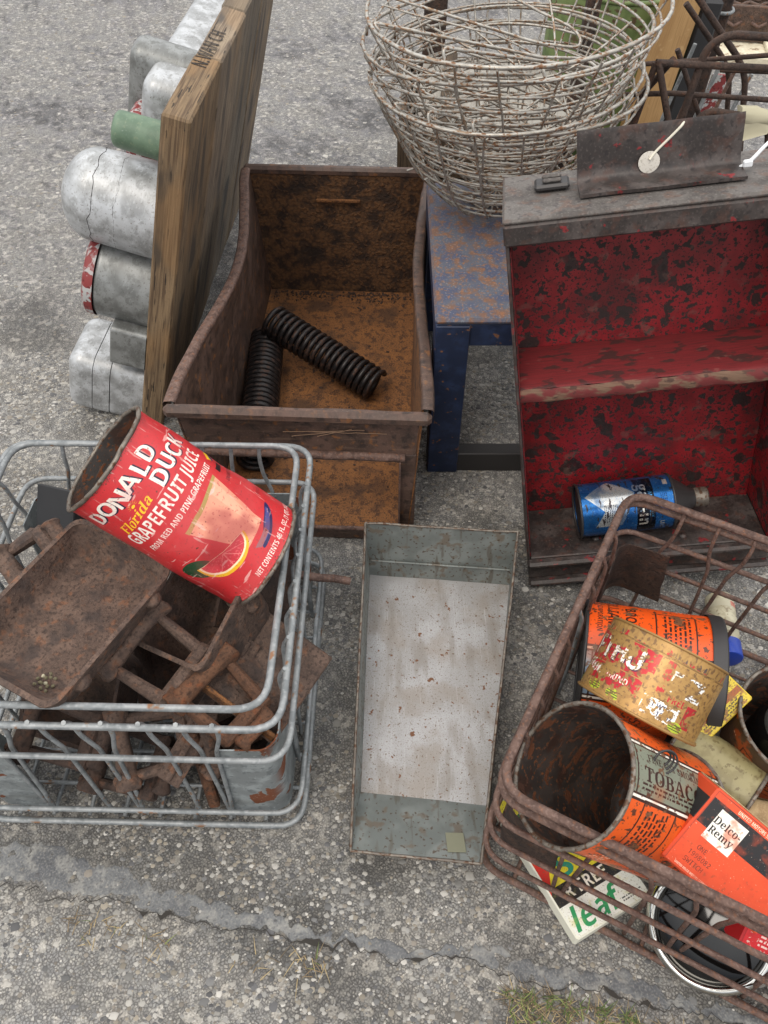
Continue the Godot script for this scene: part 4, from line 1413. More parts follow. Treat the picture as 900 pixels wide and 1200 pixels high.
func make_baskets() -> void:
	var rprof := func(t: float) -> Vector2:
		return Vector2(0.03 + 0.137 * pow(t, 0.56), 0.165 * pow(t, 1.05))
	var first: Node3D
	var labels := ["lowest wire egg basket of the nested stack, resting on the blue stand", "second wire egg basket up in the nested stack", "third wire egg basket up, just under the topmost one", "topmost wire egg basket of the nested stack, its handles folded inside"]
	var poses := [[0.0, 0.0, 0.0, 0.0], [0.019, 0.05, 0.05, 0.35], [0.045, -0.05, 0.08, 0.8], [0.079, 0.04, 0.05, 0.1]]
	for k in 4:
		var p: Array = poses[k]
		var sz: float = [1.0, 0.965, 1.015, 1.02][k]
		var at := Transform3D((Basis(Vector3.RIGHT, p[1]) * Basis(Vector3.BACK, p[2]) * Basis(Vector3.UP, p[3])).scaled(Vector3(sz, sz, sz)), Vector3(0.15 + 0.003 * k, 0.2645 + p[0], -1.045))
		if k > 0:
			copy_of(first, labels[k], at)
			continue
		var t := thing("wire_basket", labels[0], "basket", at, "nested wire baskets")
		first = t
		for i in 10:
			var q: Vector2 = rprof.call(i / 9.0)
			var ring := []
			for s in 44:
				var a := TAU * s / 44
				var e := 1.0 + 0.012 * sin(a * 2.0 + i)
				ring.append(wob(Vector3(cos(a) * q.x * e, q.y + 0.0022 + 0.002 * sin(a * 2.0 + i * 1.3) * (i / 10.0), sin(a) * q.x * e), 0.0022, 6.0))
			part(t, "hoop" if i < 9 else "rim", MB.new().tube(ring, 0.0015 if i < 9 else 0.0023, 6, true).mesh(), "basket_wire")
		for i in 14:
			var a := TAU * i / 14
			var path := []
			path.append(Vector3(cos(a) * 0.004, 0.0, sin(a) * 0.004))
			for s in 13:
				var q: Vector2 = rprof.call(s / 12.0)
				var aa := a + 0.10 * (s / 12.0) * (1.0 if i % 2 == 0 else -1.0)
				path.append(wob(Vector3(cos(aa) * (q.x + 0.0016), q.y, sin(aa) * (q.x + 0.0016)), 0.003, 12.0))
			part(t, "rib", MB.new().tube(path, 0.0014, 5).mesh(), "basket_wire")
		for s in [-1, 1]:
			# bail handle, folded down inside the basket: two long straight legs and a bend
			var pts := [Vector3(-0.158, 0.167, s * 0.05), Vector3(-0.165, 0.175, s * 0.045), Vector3(0.02, 0.115, s * 0.02), Vector3(0.085, 0.10, s * 0.012), Vector3(0.09, 0.105, s * 0.05), Vector3(0.03, 0.13, s * 0.075), Vector3(-0.10, 0.18, s * 0.128), Vector3(-0.098, 0.166, s * 0.133)]
			part(t, "handle", MB.new().tube(wobble_path(fillet(pts, 0.02, 5), 0.004, 8.0), 0.0018, 6).mesh(), "basket_wire")
		for i in 4:
			# loose cross wires
			var a := 0.6 + i * 1.5
			part(t, "cross_wire", MB.new().tube(wobble_path(cut(Vector3(cos(a) * 0.155, 0.15, sin(a) * 0.155), Vector3(cos(a + 2.3) * 0.12, 0.06, sin(a + 2.3) * 0.12), 8), 0.012, 6.0), 0.0014, 5).mesh(), "basket_wire")

const CAB := [Vector3(0.183, 0.003, -0.598), Vector3(0.465, 0.050, -0.594), Vector3(0.107, 0.456, -0.672), Vector3(0.395, 0.498, -0.662), Vector3(0.188, -0.004, -0.690), Vector3(0.468, 0.038, -0.684), Vector3(0.117, 0.447, -0.764), Vector3(0.400, 0.487, -0.752)]

func cab(u: float, v: float, w: float) -> Vector3:
	var a: Vector3 = CAB[0].lerp(CAB[1], u).lerp(CAB[2].lerp(CAB[3], u), v)
	var b: Vector3 = CAB[4].lerp(CAB[5], u).lerp(CAB[6].lerp(CAB[7], u), v)
	return a.lerp(b, w) - CAB[0]

func slab(u0: float, u1: float, v0: float, v1: float, w0: float, w1: float, bevel := 0.0012) -> MB:
	var c := []
	for w in [w0, w1]:
		for v in [v0, v1]:
			for u in [u0, u1]:
				c.append(cab(u, v, w))
	return MB.new().hexa(c, bevel)

func make_cabinet() -> void:
	var t := thing("red_cabinet", "open steel cabinet with chipped red paint inside and one wooden shelf", "cabinet", Transform3D(Basis(), CAB[0]))
	part(t, "back_panel", slab(0.012, 0.988, 0.05, 0.975, 0.94, 0.985).mesh(), "red_chipped", "chipped red back panel")
	part(t, "side_panel", slab(0.0, 0.011, 0.0, 0.988, 0.0, 1.0).mesh(), "grimy_iron")
	part(t, "side_panel", slab(0.989, 1.0, 0.0, 0.988, 0.0, 1.0).mesh(), "grimy_iron")
	part(t, "side_lining", slab(0.0115, 0.0155, 0.08, 0.93, 0.05, 0.935, 0.0005).mesh(), "red_chipped")
	part(t, "side_lining", slab(0.984, 0.9885, 0.08, 0.93, 0.05, 0.935, 0.0005).mesh(), "red_chipped")
	part(t, "top_panel", slab(-0.004, 1.004, 0.989, 1.0, -0.03, 1.02, 0.002).mesh(), "dusty_iron")
	part(t, "top_lip", slab(-0.004, 1.004, 0.945, 0.9885, -0.03, 0.03, 0.002).mesh(), "grimy_iron")
	part(t, "floor", slab(0.0125, 0.9875, 0.066, 0.076, 0.04, 0.935).mesh(), "grimy_iron")
	part(t, "front_lip", slab(0.0, 1.0, 0.012, 0.062, -0.02, 0.035, 0.002).mesh(), "grimy_iron", "front lip with red paint left on it")
	part(t, "lip_bead", slab(-0.003, 1.003, 0.060, 0.079, -0.10, 0.03, 0.003).mesh(), "grimy_iron")
	part(t, "bottom_bead", slab(-0.003, 1.003, -0.005, 0.013, -0.11, 0.05, 0.003).mesh(), "grimy_iron")
	# the shelf board, its front edge split and bare
	var sh := []
	for i in 25:
		var u := lerpf(0.016, 0.984, i / 24.0)
		var row := PackedVector3Array()
		for q in [[0.598, 0.93], [0.600, 0.5], [0.597, 0.16], [0.592, 0.115]]:
			row.append(wob(cab(u, q[0], q[1]), 0.0012, 20.0))
		sh.append(row)
	part(t, "shelf", MB.new().grid(sh).mesh(), "red_wood", "wooden shelf with worn red paint")
	var se := []
	var su := []
	for i in 49:
		var u := lerpf(0.016, 0.984, i / 48.0)
		var row := PackedVector3Array()
		for q in [[0.5918, 0.116], [0.585, 0.095], [0.575, 0.09], [0.562, 0.1], [0.556, 0.125]]:
			row.append(wob(cab(u, q[0], q[1]), 0.0016, 30.0))
		se.append(row)
		su.append(PackedVector3Array([row[4], cab(u, 0.553, 0.93)]))
	part(t, "shelf_edge", MB.new().grid(se).mesh(), "bare_wood_edge", "splintered front edge with bare wood")
	part(t, "shelf_underside", MB.new().grid(su).mesh(), "red_wood")
	# upright iron plate on the top, curved at its foot
	var pl := []
	for q in [[0.25, 1.003], [0.42, 1.004], [0.52, 1.008], [0.57, 1.018], [0.59, 1.035], [0.595, 1.096], [0.61, 1.104]]:
		var row := PackedVector3Array()
		for i in 9:
			row.append(wob(cab(lerpf(0.235, 0.735, i / 8.0), q[1], q[0]), 0.001, 18.0))
		pl.append(row)
	part(t, "upright_plate", MB.new().shell(pl, 0.003).mesh(), "grimy_iron")
	var lt := MB.new()
	var lc := cab(0.155, 1.003, 0.6)
	var ux := (cab(1, 1, 0) - cab(0, 1, 0)).normalized()
	var uz := -(cab(0, 1, 1) - cab(0, 1, 0)).normalized()
	var uy := uz.cross(ux)
	var lb := Basis(ux, uy, uz)
	lt.box(lc + uy * 0.003, Vector3(0.032, 0.006, 0.02), 0.002, lb)
	var la := part(t, "latch", lt.mesh(), "dark_steel")
	part(la, "latch_loop", MB.new().box(lc + uy * 0.008 + uz * 0.004, Vector3(0.018, 0.004, 0.004), 0.0015, lb).mesh(), "dusty_iron")
	part(la, "latch_loop", MB.new().box(lc + uy * 0.008 - uz * 0.005, Vector3(0.018, 0.004, 0.004), 0.0015, lb).mesh(), "dusty_iron")
	for q in [[0.72, 0.55], [0.66, 0.22], [0.3, 0.3]]:
		part(t, "rivet", MB.new().lathe([Vector2(0.0001, 0.0026), Vector2(0.003, 0.0018), Vector2(0.0044, 0.0)], 12).move(Transform3D(lb, cab(q[0], 0.0765, q[1]))).mesh(), "grimy_iron")

	# price tag hung over the plate by its string
	var c0 := CAB[0] as Vector3
	var tp := cab(0.455, 1.036, 0.53) + c0
	var g := thing("price_tag", "round pale paper tag on a string over the iron plate", "tag", Transform3D(lb, tp))
	part(g, "disc", MB.new().lathe([Vector2(0.0001, 0.0007), Vector2(0.0095, 0.0007), Vector2(0.0095, 0.0)], 24).move(Transform3D(Basis(Vector3.RIGHT, 1.45), Vector3.ZERO)).mesh(), "paper_tag")
	var inv := g.transform.affine_inverse()
	var sp := []
	for q in [[0.455, 1.042, 0.51], [0.475, 1.055, 0.54], [0.51, 1.074, 0.545], [0.548, 1.096, 0.55], [0.56, 1.103, 0.6], [0.575, 1.095, 0.66], [0.585, 1.06, 0.68]]:
		sp.append(inv * (cab(q[0], q[1], q[2]) + c0))
	part(g, "string", MB.new().tube(fillet(sp, 0.02, 4), 0.0012, 6).mesh(), "string")
	var zt := thing("cable_tie", "white plastic tie looped round the iron at the upper right edge", "cable tie", Transform3D(lb, cab(0.77, 1.03, 0.6) + c0))
	part(zt, "strap", MB.new().tube(fillet([Vector3(-0.016, -0.012, 0.01), Vector3(-0.004, -0.004, 0.014), Vector3(0.012, 0.008, 0.004), Vector3(0.03, 0.014, -0.004)], 0.01, 4), 0.0018, 6).mesh(), "white_plastic")
	part(zt, "head", MB.new().box(Vector3(-0.006, -0.005, 0.0145), Vector3(0.008, 0.006, 0.005), 0.001).mesh(), "white_plastic")
	var wb := thing("wood_block", "dark wooden block propping up the right end of the red cabinet", "block", Transform3D(Basis(), Vector3(0.475, 0, -0.655)))
	part(wb, "block", MB.new().box(Vector3(0, 0.018, 0), Vector3(0.08, 0.036, 0.05), 0.003).mesh(), "box_wood")

	# the blue can lying on the cabinet floor
	var base := Vector3(0.236, 0.079, -0.648)
	var up := Vector3(0.985, 0.150, -0.03)
	var bc := thing("blue_can", "blue metallic cone-top can lying on the cabinet floor", "can", can_frame(base, base + up.normalized() * 0.112, 0.0))
	part(bc, "body", MB.new().lathe([Vector2(0.0325, 0.110), Vector2(0.0325, 0.003)], 40).mesh(), "label_blue")
	part(bc, "shoulder", MB.new().lathe([Vector2(0.011, 0.141), Vector2(0.014, 0.135), Vector2(0.025, 0.121), Vector2(0.0315, 0.1125)], 36).mesh(), "dark_steel")
	part(bc, "cap", MB.new().lathe([Vector2(0.0001, 0.157), Vector2(0.0105, 0.157), Vector2(0.0118, 0.155), Vector2(0.0118, 0.1415), Vector2(0.0105, 0.1405)], 24).mesh(), "can_rim")
	for y in [0.1115, 0.002]:
		part(bc, "rim", ring(0.0325, y, 0.0017), "dark_steel")
	part(bc, "base", MB.new().disc(0.0322, 0.004, 32).mesh(), "dark_steel")

func ring(r: float, y: float, thick: float, seg := 40) -> Mesh:
	var p := []
	for s in seg:
		var a := TAU * s / seg
		p.append(Vector3(sin(a) * r, y, cos(a) * r))
	return MB.new().tube(p, thick, 6, true).mesh()

func can_frame(base: Vector3, top: Vector3, roll: float) -> Transform3D:
	var y := (top - base).normalized()
	var v := Vector3(0, 0.85, 0) - (top + base) * 0.5
	var z := -(v - y * v.dot(y)).normalized()
	var x := y.cross(z)
	return Transform3D(Basis(x, y, z) * Basis(Vector3.UP, roll), base)

func make_tray() -> void:
	var o := Vector3(0.055, 0, -0.45)
	var t := thing("metal_tray", "shallow grey galvanised tray with sloping front lying empty on the asphalt", "tray", Transform3D(Basis(), o))
	var bl := Vector3(-0.018, 0.004, -0.606) - o
	var br := Vector3(0.157, 0.004, -0.590) - o
	var fl := Vector3(-0.024, 0.003, -0.327) - o
	var fr := Vector3(0.109, 0.003, -0.313) - o
	var tbl := Vector3(-0.022, 0.1, -0.612) - o
	var tbr := Vector3(0.157, 0.1, -0.599) - o
	var tfl := Vector3(-0.032, 0.040, -0.256) - o
	var tfr := Vector3(0.092, 0.040, -0.244) - o
	var sheet := func(a: Vector3, b: Vector3, c: Vector3, d: Vector3, amp: float) -> Mesh:
		var rows := []
		for i in 13:
			var row := PackedVector3Array()
			for j in 13:
				var p := a.lerp(b, j / 12.0).lerp(d.lerp(c, j / 12.0), i / 12.0)
				row.append(wob(p, amp, 9.0))
			rows.append(row)
		return MB.new().shell(rows, 0.0014).mesh()
	part(t, "bottom", sheet.call(bl, br, fr, fl, 0.0008), "tray_floor", "pale spangled bottom spotted with rust")
	part(t, "back_wall", sheet.call(tbl, tbr, br, bl, 0.0012), "tray_side")
	part(t, "left_wall", sheet.call(tbl, bl, fl, tfl, 0.0012), "tray_side")
	part(t, "right_wall", sheet.call(br, tbr, tfr, fr, 0.0012), "tray_side")
	part(t, "front_slope", sheet.call(fl, fr, tfr, tfl, 0.0012), "tray_side")
	part(t, "wall_step", MB.new().bar(bl.lerp(tbl, 0.32) + Vector3(0.002, 0, 0.002), br.lerp(tbr, 0.32) + Vector3(-0.002, 0, 0.002), 0.002, 0.003).mesh(), "tray_side")
	for e in [[tbl, tbr], [tbl, tfl], [tbr, tfr], [tfl, tfr]]:
		part(t, "edge", MB.new().tube(wobble_path(cut(e[0], e[1], 12), 0.0012, 9.0), 0.0016, 6).mesh(), "can_rim")
	var n := (tfl - fl).cross(fr - fl).normalized()
	if n.y < 0: n = -n
	var c := fl.lerp(fr, 0.78).lerp(tfl.lerp(tfr, 0.79), 0.72) + n * 0.0016
	var ex := (fr - fl).normalized()
	part(t, "old_label", MB.new().box(c, Vector3(0.018, 0.0005, 0.025), 0.0002, Basis(ex, n, ex.cross(n)) * Basis(Vector3.UP, 0.12)).mesh(), "sticker", "remains of a pale green paper label")

# ---------------------------------------------------------------- wire crates and what lies in them
# rails: [height, outset, wire radius]; the crate's origin is the middle of its foot
func loop_path(w: float, d: float, r: float, y: float) -> Array:
	return fillet([Vector3(-w / 2, y, -d / 2), Vector3(w / 2, y, -d / 2), Vector3(w / 2, y, d / 2), Vector3(-w / 2, y, d / 2)], r, 6, true)

func crate(t: Node3D, w: float, d: float, rails: Array, top: float, mid: float, per_side: int, vr: float, wire: String, sheet: String, plate: Vector2, zinc_every := 0) -> void:
	var k := 0
	for q in rails:
		var path := wobble_path(loop_path(w + q[1] * 2.0, d + q[1] * 2.0, 0.028, q[0]), 0.0016, 6.0)
		part(t, "rail", MB.new().tube(path, q[2], 8, true).mesh(), wire)
	# uprights with a crank where they meet the middle rail
	for side in 4:
		for i in per_side:
			var along_x := side % 2 == 0
			var ln := w if along_x else d
			var f := (i + 0.75) / (per_side + 0.5) - 0.5
			var s := f * (ln - 0.06)
			var sl := (0.007 if i % 3 != 1 else -0.006)
			var pts := []
			for q in [[top + 0.004, 0.0, 0.002], [top - 0.012, 0.0, -0.005], [mid + 0.022, sl * 0.2, -0.0055], [mid - 0.006, sl * 1.3, -0.006], [0.05, sl * 1.9, -0.0055], [0.004, sl * 2.3, -0.005]]:
				var off: float = (d if along_x else w) / 2 + q[2]
				var p: Vector3
				match side:
					0: p = Vector3(s + q[1], q[0], off)
					1: p = Vector3(off, q[0], s + q[1])
					2: p = Vector3(s - q[1], q[0], -off)
					_: p = Vector3(-off, q[0], s - q[1])
				pts.append(p)
			k += 1
			part(t, "upright", MB.new().tube(wobble_path(fillet(pts, 0.006, 3), 0.0012, 9.0), vr, 6).mesh(), wire if zinc_every == 0 or k % zinc_every != 0 else "zinc_wire")
	# wires across the foot
	for i in 8:
		var s := ((i + 0.5) / 8.0 - 0.5) * (w - 0.03)
		part(t, "foot_wire", MB.new().tube(wobble_path(cut(Vector3(s, 0.008, -d / 2), Vector3(s, 0.008, d / 2), 6), 0.002, 8.0), vr, 6).mesh(), wire)
		s = ((i + 0.5) / 8.0 - 0.5) * (d - 0.03)
		part(t, "foot_wire", MB.new().tube(wobble_path(cut(Vector3(-w / 2, 0.0125, s), Vector3(w / 2, 0.0125, s), 6), 0.002, 8.0), vr, 6).mesh(), wire)
	# sheet plates bent round the corners
	for c in [[1, 1], [-1, 1], [-1, -1], [1, -1]]:
		var rows := []
		for j in 7:
			var y := lerpf(plate.x, plate.y, j / 6.0)
			var row := PackedVector3Array()
			var reach := 0.060 + 0.008 * (1.0 - j / 6.0)
			row.append(Vector3(c[0] * (w / 2 - reach), y, c[1] * (d / 2 - 0.009)))
			for q in 7:
				var a := PI / 2 * q / 6.0
				row.append(Vector3(c[0] * (w / 2 - 0.026 + sin(a) * 0.017), y, c[1] * (d / 2 - 0.026 + cos(a) * 0.017)))
			row.append(Vector3(c[0] * (w / 2 - 0.009), y, c[1] * (d / 2 - reach)))
			for q in row.size():
				row[q] = wob(row[q], 0.002, 25.0)
			if c[0] * c[1] < 0:
				row.reverse()
			rows.append(row)
		part(t, "corner_plate", MB.new().shell(rows, 0.0014).mesh(), sheet)

# cast pan with rounded corners and a scooped bottom; its mouth is at y = 0, facing up
func bucket_mesh(w: float, d: float, h: float, scoop: float, sd: float) -> Mesh:
	var rows := []
	var th := 0.0045
	for q in [[0.0001, -h, 0.35], [0.45, -h, 0.30], [0.76, -h * 0.97, 0.22], [0.86, -h * 0.84, 0.18], [0.94, -h * 0.4, 0.15], [1.0, -0.002, 0.13], [1.0, 0.0, 0.13]]:
		rows.append([q, 0.0])
	var out := []
	var inn := []
	for e in rows:
		var q: Array = e[0]
		for pass_ in 2:
			var sh: float = 0.0 if pass_ == 0 else th
			var ww: float = maxf(w * q[0] - sh * 2.0 * minf(q[0], 1.0), 0.001)
			var dd: float = maxf(d * q[0] - sh * 2.0 * minf(q[0], 1.0), 0.001)
			var yy: float = q[1] + (sh if pass_ == 1 and q[1] < -0.01 else 0.0)
			var ring_ := rrect(ww, dd, minf(ww, dd) * q[2], yy, 5, Vector3(0, 0, scoop * d * (1.0 - q[0])))
			for i in ring_.size():
				ring_[i] = wob(ring_[i] + Vector3(sd, 0, 0), 0.0026, 22.0) - Vector3(sd, 0, 0)
			if pass_ == 0: out.append(ring_)
			else: inn.append(ring_)
	inn.reverse()
	var m := MB.new()
	m.grid(out, true)
	m.grid([out[-1], inn[0]], true)
	m.grid(inn, true)
	return m.mesh()

func rusty_bucket(label: String, at: Transform3D, w: float, d: float, h: float, scoop: float, mat := "rust_brown") -> Node3D:
	var t := thing("elevator_bucket", label, "bucket", at, "rusty cast buckets in the grey crate")
	part(t, "pan", bucket_mesh(w, d, h, scoop, at.origin.x * 9.0), mat)
	for s in [-1, 1]:
		part(t, "lug", MB.new().lathe([Vector2(0.0001, 0.006), Vector2(0.006, 0.005), Vector2(0.009, 0.0)], 14, Rect2(0, 0, 1, 1), func(p: Vector3) -> Vector3: return wob(p, 0.002, 60.0)).move(Transform3D(Basis(Vector3.BACK, -PI / 2), Vector3(w / 2 * 0.95, -h * 0.35, s * d * 0.28))).mesh(), mat)
	return t

# one link of cast chain: two side bars flaring apart, a barrel at one end and a bar at the other. Runs along x.
func link_parts(t: Node3D, ln: float, wd: float, mat: String) -> void:
	var rough := func(p: Vector3) -> Vector3: return wob(p, 0.0022, 55.0)
	for s in [-1, 1]:
		var m := MB.new()
		m.hexa([Vector3(-ln / 2, -0.005, s * wd * 0.5 - 0.004), Vector3(ln / 2, -0.007, s * wd * 0.42 - 0.007), Vector3(-ln / 2, 0.005, s * wd * 0.5 - 0.004), Vector3(ln / 2, 0.007, s * wd * 0.42 - 0.006), Vector3(-ln / 2, -0.005, s * wd * 0.5 + 0.004), Vector3(ln / 2, -0.007, s * wd * 0.42 + 0.007), Vector3(-ln / 2, 0.005, s * wd * 0.5 + 0.004), Vector3(ln / 2, 0.007, s * wd * 0.42 + 0.006)], 0.0022)
		part(t, "side_bar", m.bend(rough).mesh(), mat)
	var pr := []
	for q in [[0.0001, -0.66], [0.0115, -0.66], [0.0125, -0.62], [0.0122, -0.52], [0.0095, -0.44], [0.0088, -0.2], [0.0088, 0.2], [0.0095, 0.44], [0.0122, 0.52], [0.0125, 0.62], [0.0115, 0.66], [0.0001, 0.66]]:
		pr.append(Vector2(q[0], q[1] * wd))
	part(t, "barrel", MB.new().lathe(pr, 18, Rect2(0, 0, 1, 1), func(p: Vector3) -> Vector3: return wob(Vector3(-ln * 0.30 + p.x, p.z + 0.002, p.y), 0.0026, 60.0)).mesh(), mat)
	part(t, "end_bar", MB.new().box(Vector3(ln / 2, 0.0, 0), Vector3(0.014, 0.016, wd * 1.06), 0.003).bend(rough).mesh(), mat)
	var hk := []
	for q in [[0.0001, -0.36], [0.0085, -0.36], [0.0092, -0.3], [0.0070, -0.22], [0.0068, 0.22], [0.0092, 0.3], [0.0085, 0.36], [0.0001, 0.36]]:
		hk.append(Vector2(q[0], q[1] * wd))
	part(t, "hook", MB.new().lathe(hk, 16, Rect2(0, 0, 1, 1), func(p: Vector3) -> Vector3: return wob(Vector3(ln / 2 + 0.013 + p.x, p.z + 0.004, p.y), 0.0026, 60.0)).mesh(), mat)

func chain_link(label: String, at: Transform3D, ln: float, wd: float, mat := "rust_brown") -> Node3D:
	var t := thing("chain_link", label, "chain link", at, "rusty cast chain links in the grey crate")
	link_parts(t, ln, wd, mat)
	return t

func frame_xy(p: Vector3, x: Vector3, up: Vector3) -> Transform3D:
	var xx := x.normalized()
	var z := xx.cross(up).normalized()
	return Transform3D(Basis(xx, z.cross(xx), z), p)

func make_left_crate() -> void:
	var t := thing("wire_crate", "grey galvanised wire milk crate full of rusty iron at the lower left", "crate", Transform3D(Basis(Vector3.UP, -0.022), Vector3(-0.243, 0, -0.458)))
	crate(t, 0.318, 0.318, [[0.236, -0.009, 0.0033], [0.224, 0.003, 0.0033], [0.166, 0.004, 0.0030], [0.043, 0.005, 0.0028], [0.012, 0.006, 0.0032]], 0.224, 0.166, 8, 0.0022, "zinc_wire", "zinc_sheet", Vector2(0.014, 0.16))
	# top bucket
	var tl := Vector3(-0.295, 0.252, -0.494)
	var tr := Vector3(-0.196, 0.250, -0.441)
	var br := Vector3(-0.257, 0.250, -0.306)
	var c := (tl + br) * 0.5 + Vector3(-0.002, 0, 0.004)
	var bx := (tr - tl).normalized()
	var bz := (br - tr).normalized()
	var by := bz.cross(bx).normalized()
	bz = bx.cross(by)
	rusty_bucket("large rusty cast bucket lying open side up on top of the iron", Transform3D(Basis(bx, by, bz), c), 0.118, 0.166, 0.034, -0.06)
	var db := thing("dirt_clump", "clump of dry dirt in the near corner of the large rusty bucket", "dirt", Transform3D(Basis(), c + by * -0.026 + bz * 0.058 + bx * 0.022))
	for k in 14:
		var a := k * 2.4
		part(db, "crumb", MB.new().box(Vector3(cos(a) * 0.0026 * sqrt(k), 0.001 + 0.0014 * ((k * 7) % 4), sin(a) * 0.0026 * sqrt(k)), Vector3(0.0032, 0.0022, 0.0028), 0.0007, Basis(Vector3(0.3, 0.8, 0.5).normalized(), a)).mesh(), "leaf_litter" if k % 7 else "cloth")
	# second bucket, tipped to the right behind the chain
	rusty_bucket("deep rusty bucket tipped on its side behind the chain links", frame_xy(Vector3(-0.178, 0.212, -0.418), Vector3(0.80, 0.2, 0.45), Vector3(-0.45, 0.86, 0.1)), 0.085, 0.10, 0.075, 0.0, "rust_brown")
	var xdir := Vector3(0.052, -0.018, 0.031)
	chain_link("rusty chain link with a fat barrel, nearest the large bucket", frame_xy(Vector3(-0.211, 0.199, -0.380), xdir, Vector3(0.2, 0.9, 0.35)), 0.074, 0.064)
	chain_link("orange-rusted chain link hooked to the one beside the large bucket", frame_xy(Vector3(-0.150, 0.178, -0.350), xdir + Vector3(0.0, -0.014, 0.008), Vector3(0.2, 0.9, 0.3)), 0.068, 0.056, "rust_warm")
	chain_link("rusty chain link lying low between the chain and the front rail", frame_xy(Vector3(-0.228, 0.105, -0.335), Vector3(1, 0.1, -0.2), Vector3(0, 0.8, 0.6)), 0.075, 0.058)
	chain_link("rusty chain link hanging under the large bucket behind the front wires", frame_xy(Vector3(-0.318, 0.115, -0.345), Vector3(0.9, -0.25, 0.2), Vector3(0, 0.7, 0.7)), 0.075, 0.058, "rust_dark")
	chain_link("rusty chain link sticking up at the left rail beside the large bucket", frame_xy(Vector3(-0.338, 0.231, -0.462), Vector3(0.75, 0.3, -0.55), Vector3(0.1, 0.9, 0.3)), 0.05, 0.032)
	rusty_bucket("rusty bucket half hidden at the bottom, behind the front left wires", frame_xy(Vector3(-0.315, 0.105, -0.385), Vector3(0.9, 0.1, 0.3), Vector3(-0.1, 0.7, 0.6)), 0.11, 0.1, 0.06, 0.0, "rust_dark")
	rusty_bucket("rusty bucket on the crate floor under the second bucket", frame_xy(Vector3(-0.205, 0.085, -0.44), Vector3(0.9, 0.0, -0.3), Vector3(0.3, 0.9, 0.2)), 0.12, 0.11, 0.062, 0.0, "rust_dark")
	# loose iron
	var p := thing("iron_plate", "brown rusty plate leaning against the right side of the grey crate", "plate", frame_xy(Vector3(-0.118, 0.158, -0.388), Vector3(0.62, -0.28, 0.35), Vector3(0.35, 0.9, 0.1)), "loose rusty iron in the grey crate")
	part(p, "plate", MB.new().box(Vector3.ZERO, Vector3(0.105, 0.0045, 0.105), 0.0015).bend(func(q: Vector3) -> Vector3: return wob(q, 0.003, 20.0)).mesh(), "rust_brown")
	part(p, "turned_edge", MB.new().box(Vector3(0.0, 0.005, 0.0505), Vector3(0.1, 0.012, 0.004), 0.0012).mesh(), "rust_orange")
	p = thing("iron_plate", "dark rusty plate standing on edge behind the tipped bucket", "plate", frame_xy(Vector3(-0.128, 0.162, -0.47), Vector3(0.5, -0.5, -0.2), Vector3(0.5, 0.6, 0.5)), "loose rusty iron in the grey crate")
	part(p, "plate", MB.new().box(Vector3.ZERO, Vector3(0.09, 0.005, 0.08), 0.0015).bend(func(q: Vector3) -> Vector3: return wob(q, 0.003, 20.0)).mesh(), "rust_dark")
	part(p, "folded_rib", MB.new().bar(Vector3(-0.02, 0.006, -0.038), Vector3(-0.02, 0.006, 0.038), 0.01, 0.01).mesh(), "rust_dark")
	p = thing("iron_bar", "flat rusty bar lying slantwise under the chain links", "bar", frame_xy(Vector3(-0.165, 0.135, -0.355), Vector3(0.5, 0.45, -0.75), Vector3(0.0, 0.9, 0.4)), "loose rusty iron in the grey crate")
	part(p, "bar", MB.new().box(Vector3.ZERO, Vector3(0.15, 0.007, 0.024), 0.0015).bend(func(q: Vector3) -> Vector3: return wob(q, 0.002, 30.0)).mesh(), "rust_brown")
	part(p, "rib", MB.new().box(Vector3(0, 0.0055, 0.0), Vector3(0.146, 0.005, 0.006), 0.001).mesh(), "rust_brown")
	p = thing("iron_bar", "orange rusty square bar standing at the front wires", "bar", frame_xy(Vector3(-0.176, 0.075, -0.322), Vector3(-0.05, 1, -0.2), Vector3(1, 0, 0)), "loose rusty iron in the grey crate")
	part(p, "bar", MB.new().box(Vector3.ZERO, Vector3(0.12, 0.011, 0.011), 0.002).bend(func(q: Vector3) -> Vector3: return wob(q, 0.002, 40.0)).mesh(), "rust_warm")
	p = thing("iron_rod", "thin rusty rod poking out through the right side of the grey crate", "rod", Transform3D(Basis(), Vector3(-0.115, 0.112, -0.525)), "loose rusty iron in the grey crate")
	part(p, "rod", MB.new().tube(wobble_path(cut(Vector3(-0.06, 0.01, -0.01), Vector3(0.078, -0.004, 0.002), 8), 0.002, 20.0), 0.0048, 8).bend(func(q: Vector3) -> Vector3: return wob(q, 0.0015, 60.0)).mesh(), "rust_wire")
	p = thing("black_bracket", "black bent metal bracket in the far left corner of the grey crate", "bracket", frame_xy(Vector3(-0.352, 0.176, -0.565), Vector3(0.8, 0.1, 0.3), Vector3(-0.2, 0.6, 0.75)))
	part(p, "plate", MB.new().box(Vector3.ZERO, Vector3(0.05, 0.004, 0.055), 0.001).mesh(), "black_iron")
	part(p, "flange", MB.new().box(Vector3(0.023, -0.018, 0), Vector3(0.004, 0.036, 0.055), 0.001).mesh(), "black_iron")

	chain_link("rusty chain link standing on edge under the orange-tinged link", frame_xy(Vector3(-0.150, 0.110, -0.345), Vector3(0.7, -0.2, -0.6), Vector3(0.5, 0.3, 0.8)), 0.07, 0.056)
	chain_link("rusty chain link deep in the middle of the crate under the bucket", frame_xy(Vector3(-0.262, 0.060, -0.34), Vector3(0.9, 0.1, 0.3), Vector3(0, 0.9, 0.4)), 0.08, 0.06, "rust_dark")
	rusty_bucket("rusty bucket on edge in the near right corner of the grey crate", frame_xy(Vector3(-0.165, 0.075, -0.37), Vector3(0.4, 0.1, -0.9), Vector3(-0.7, 0.7, 0.1)), 0.09, 0.07, 0.045, 0.0, "rust_dark")
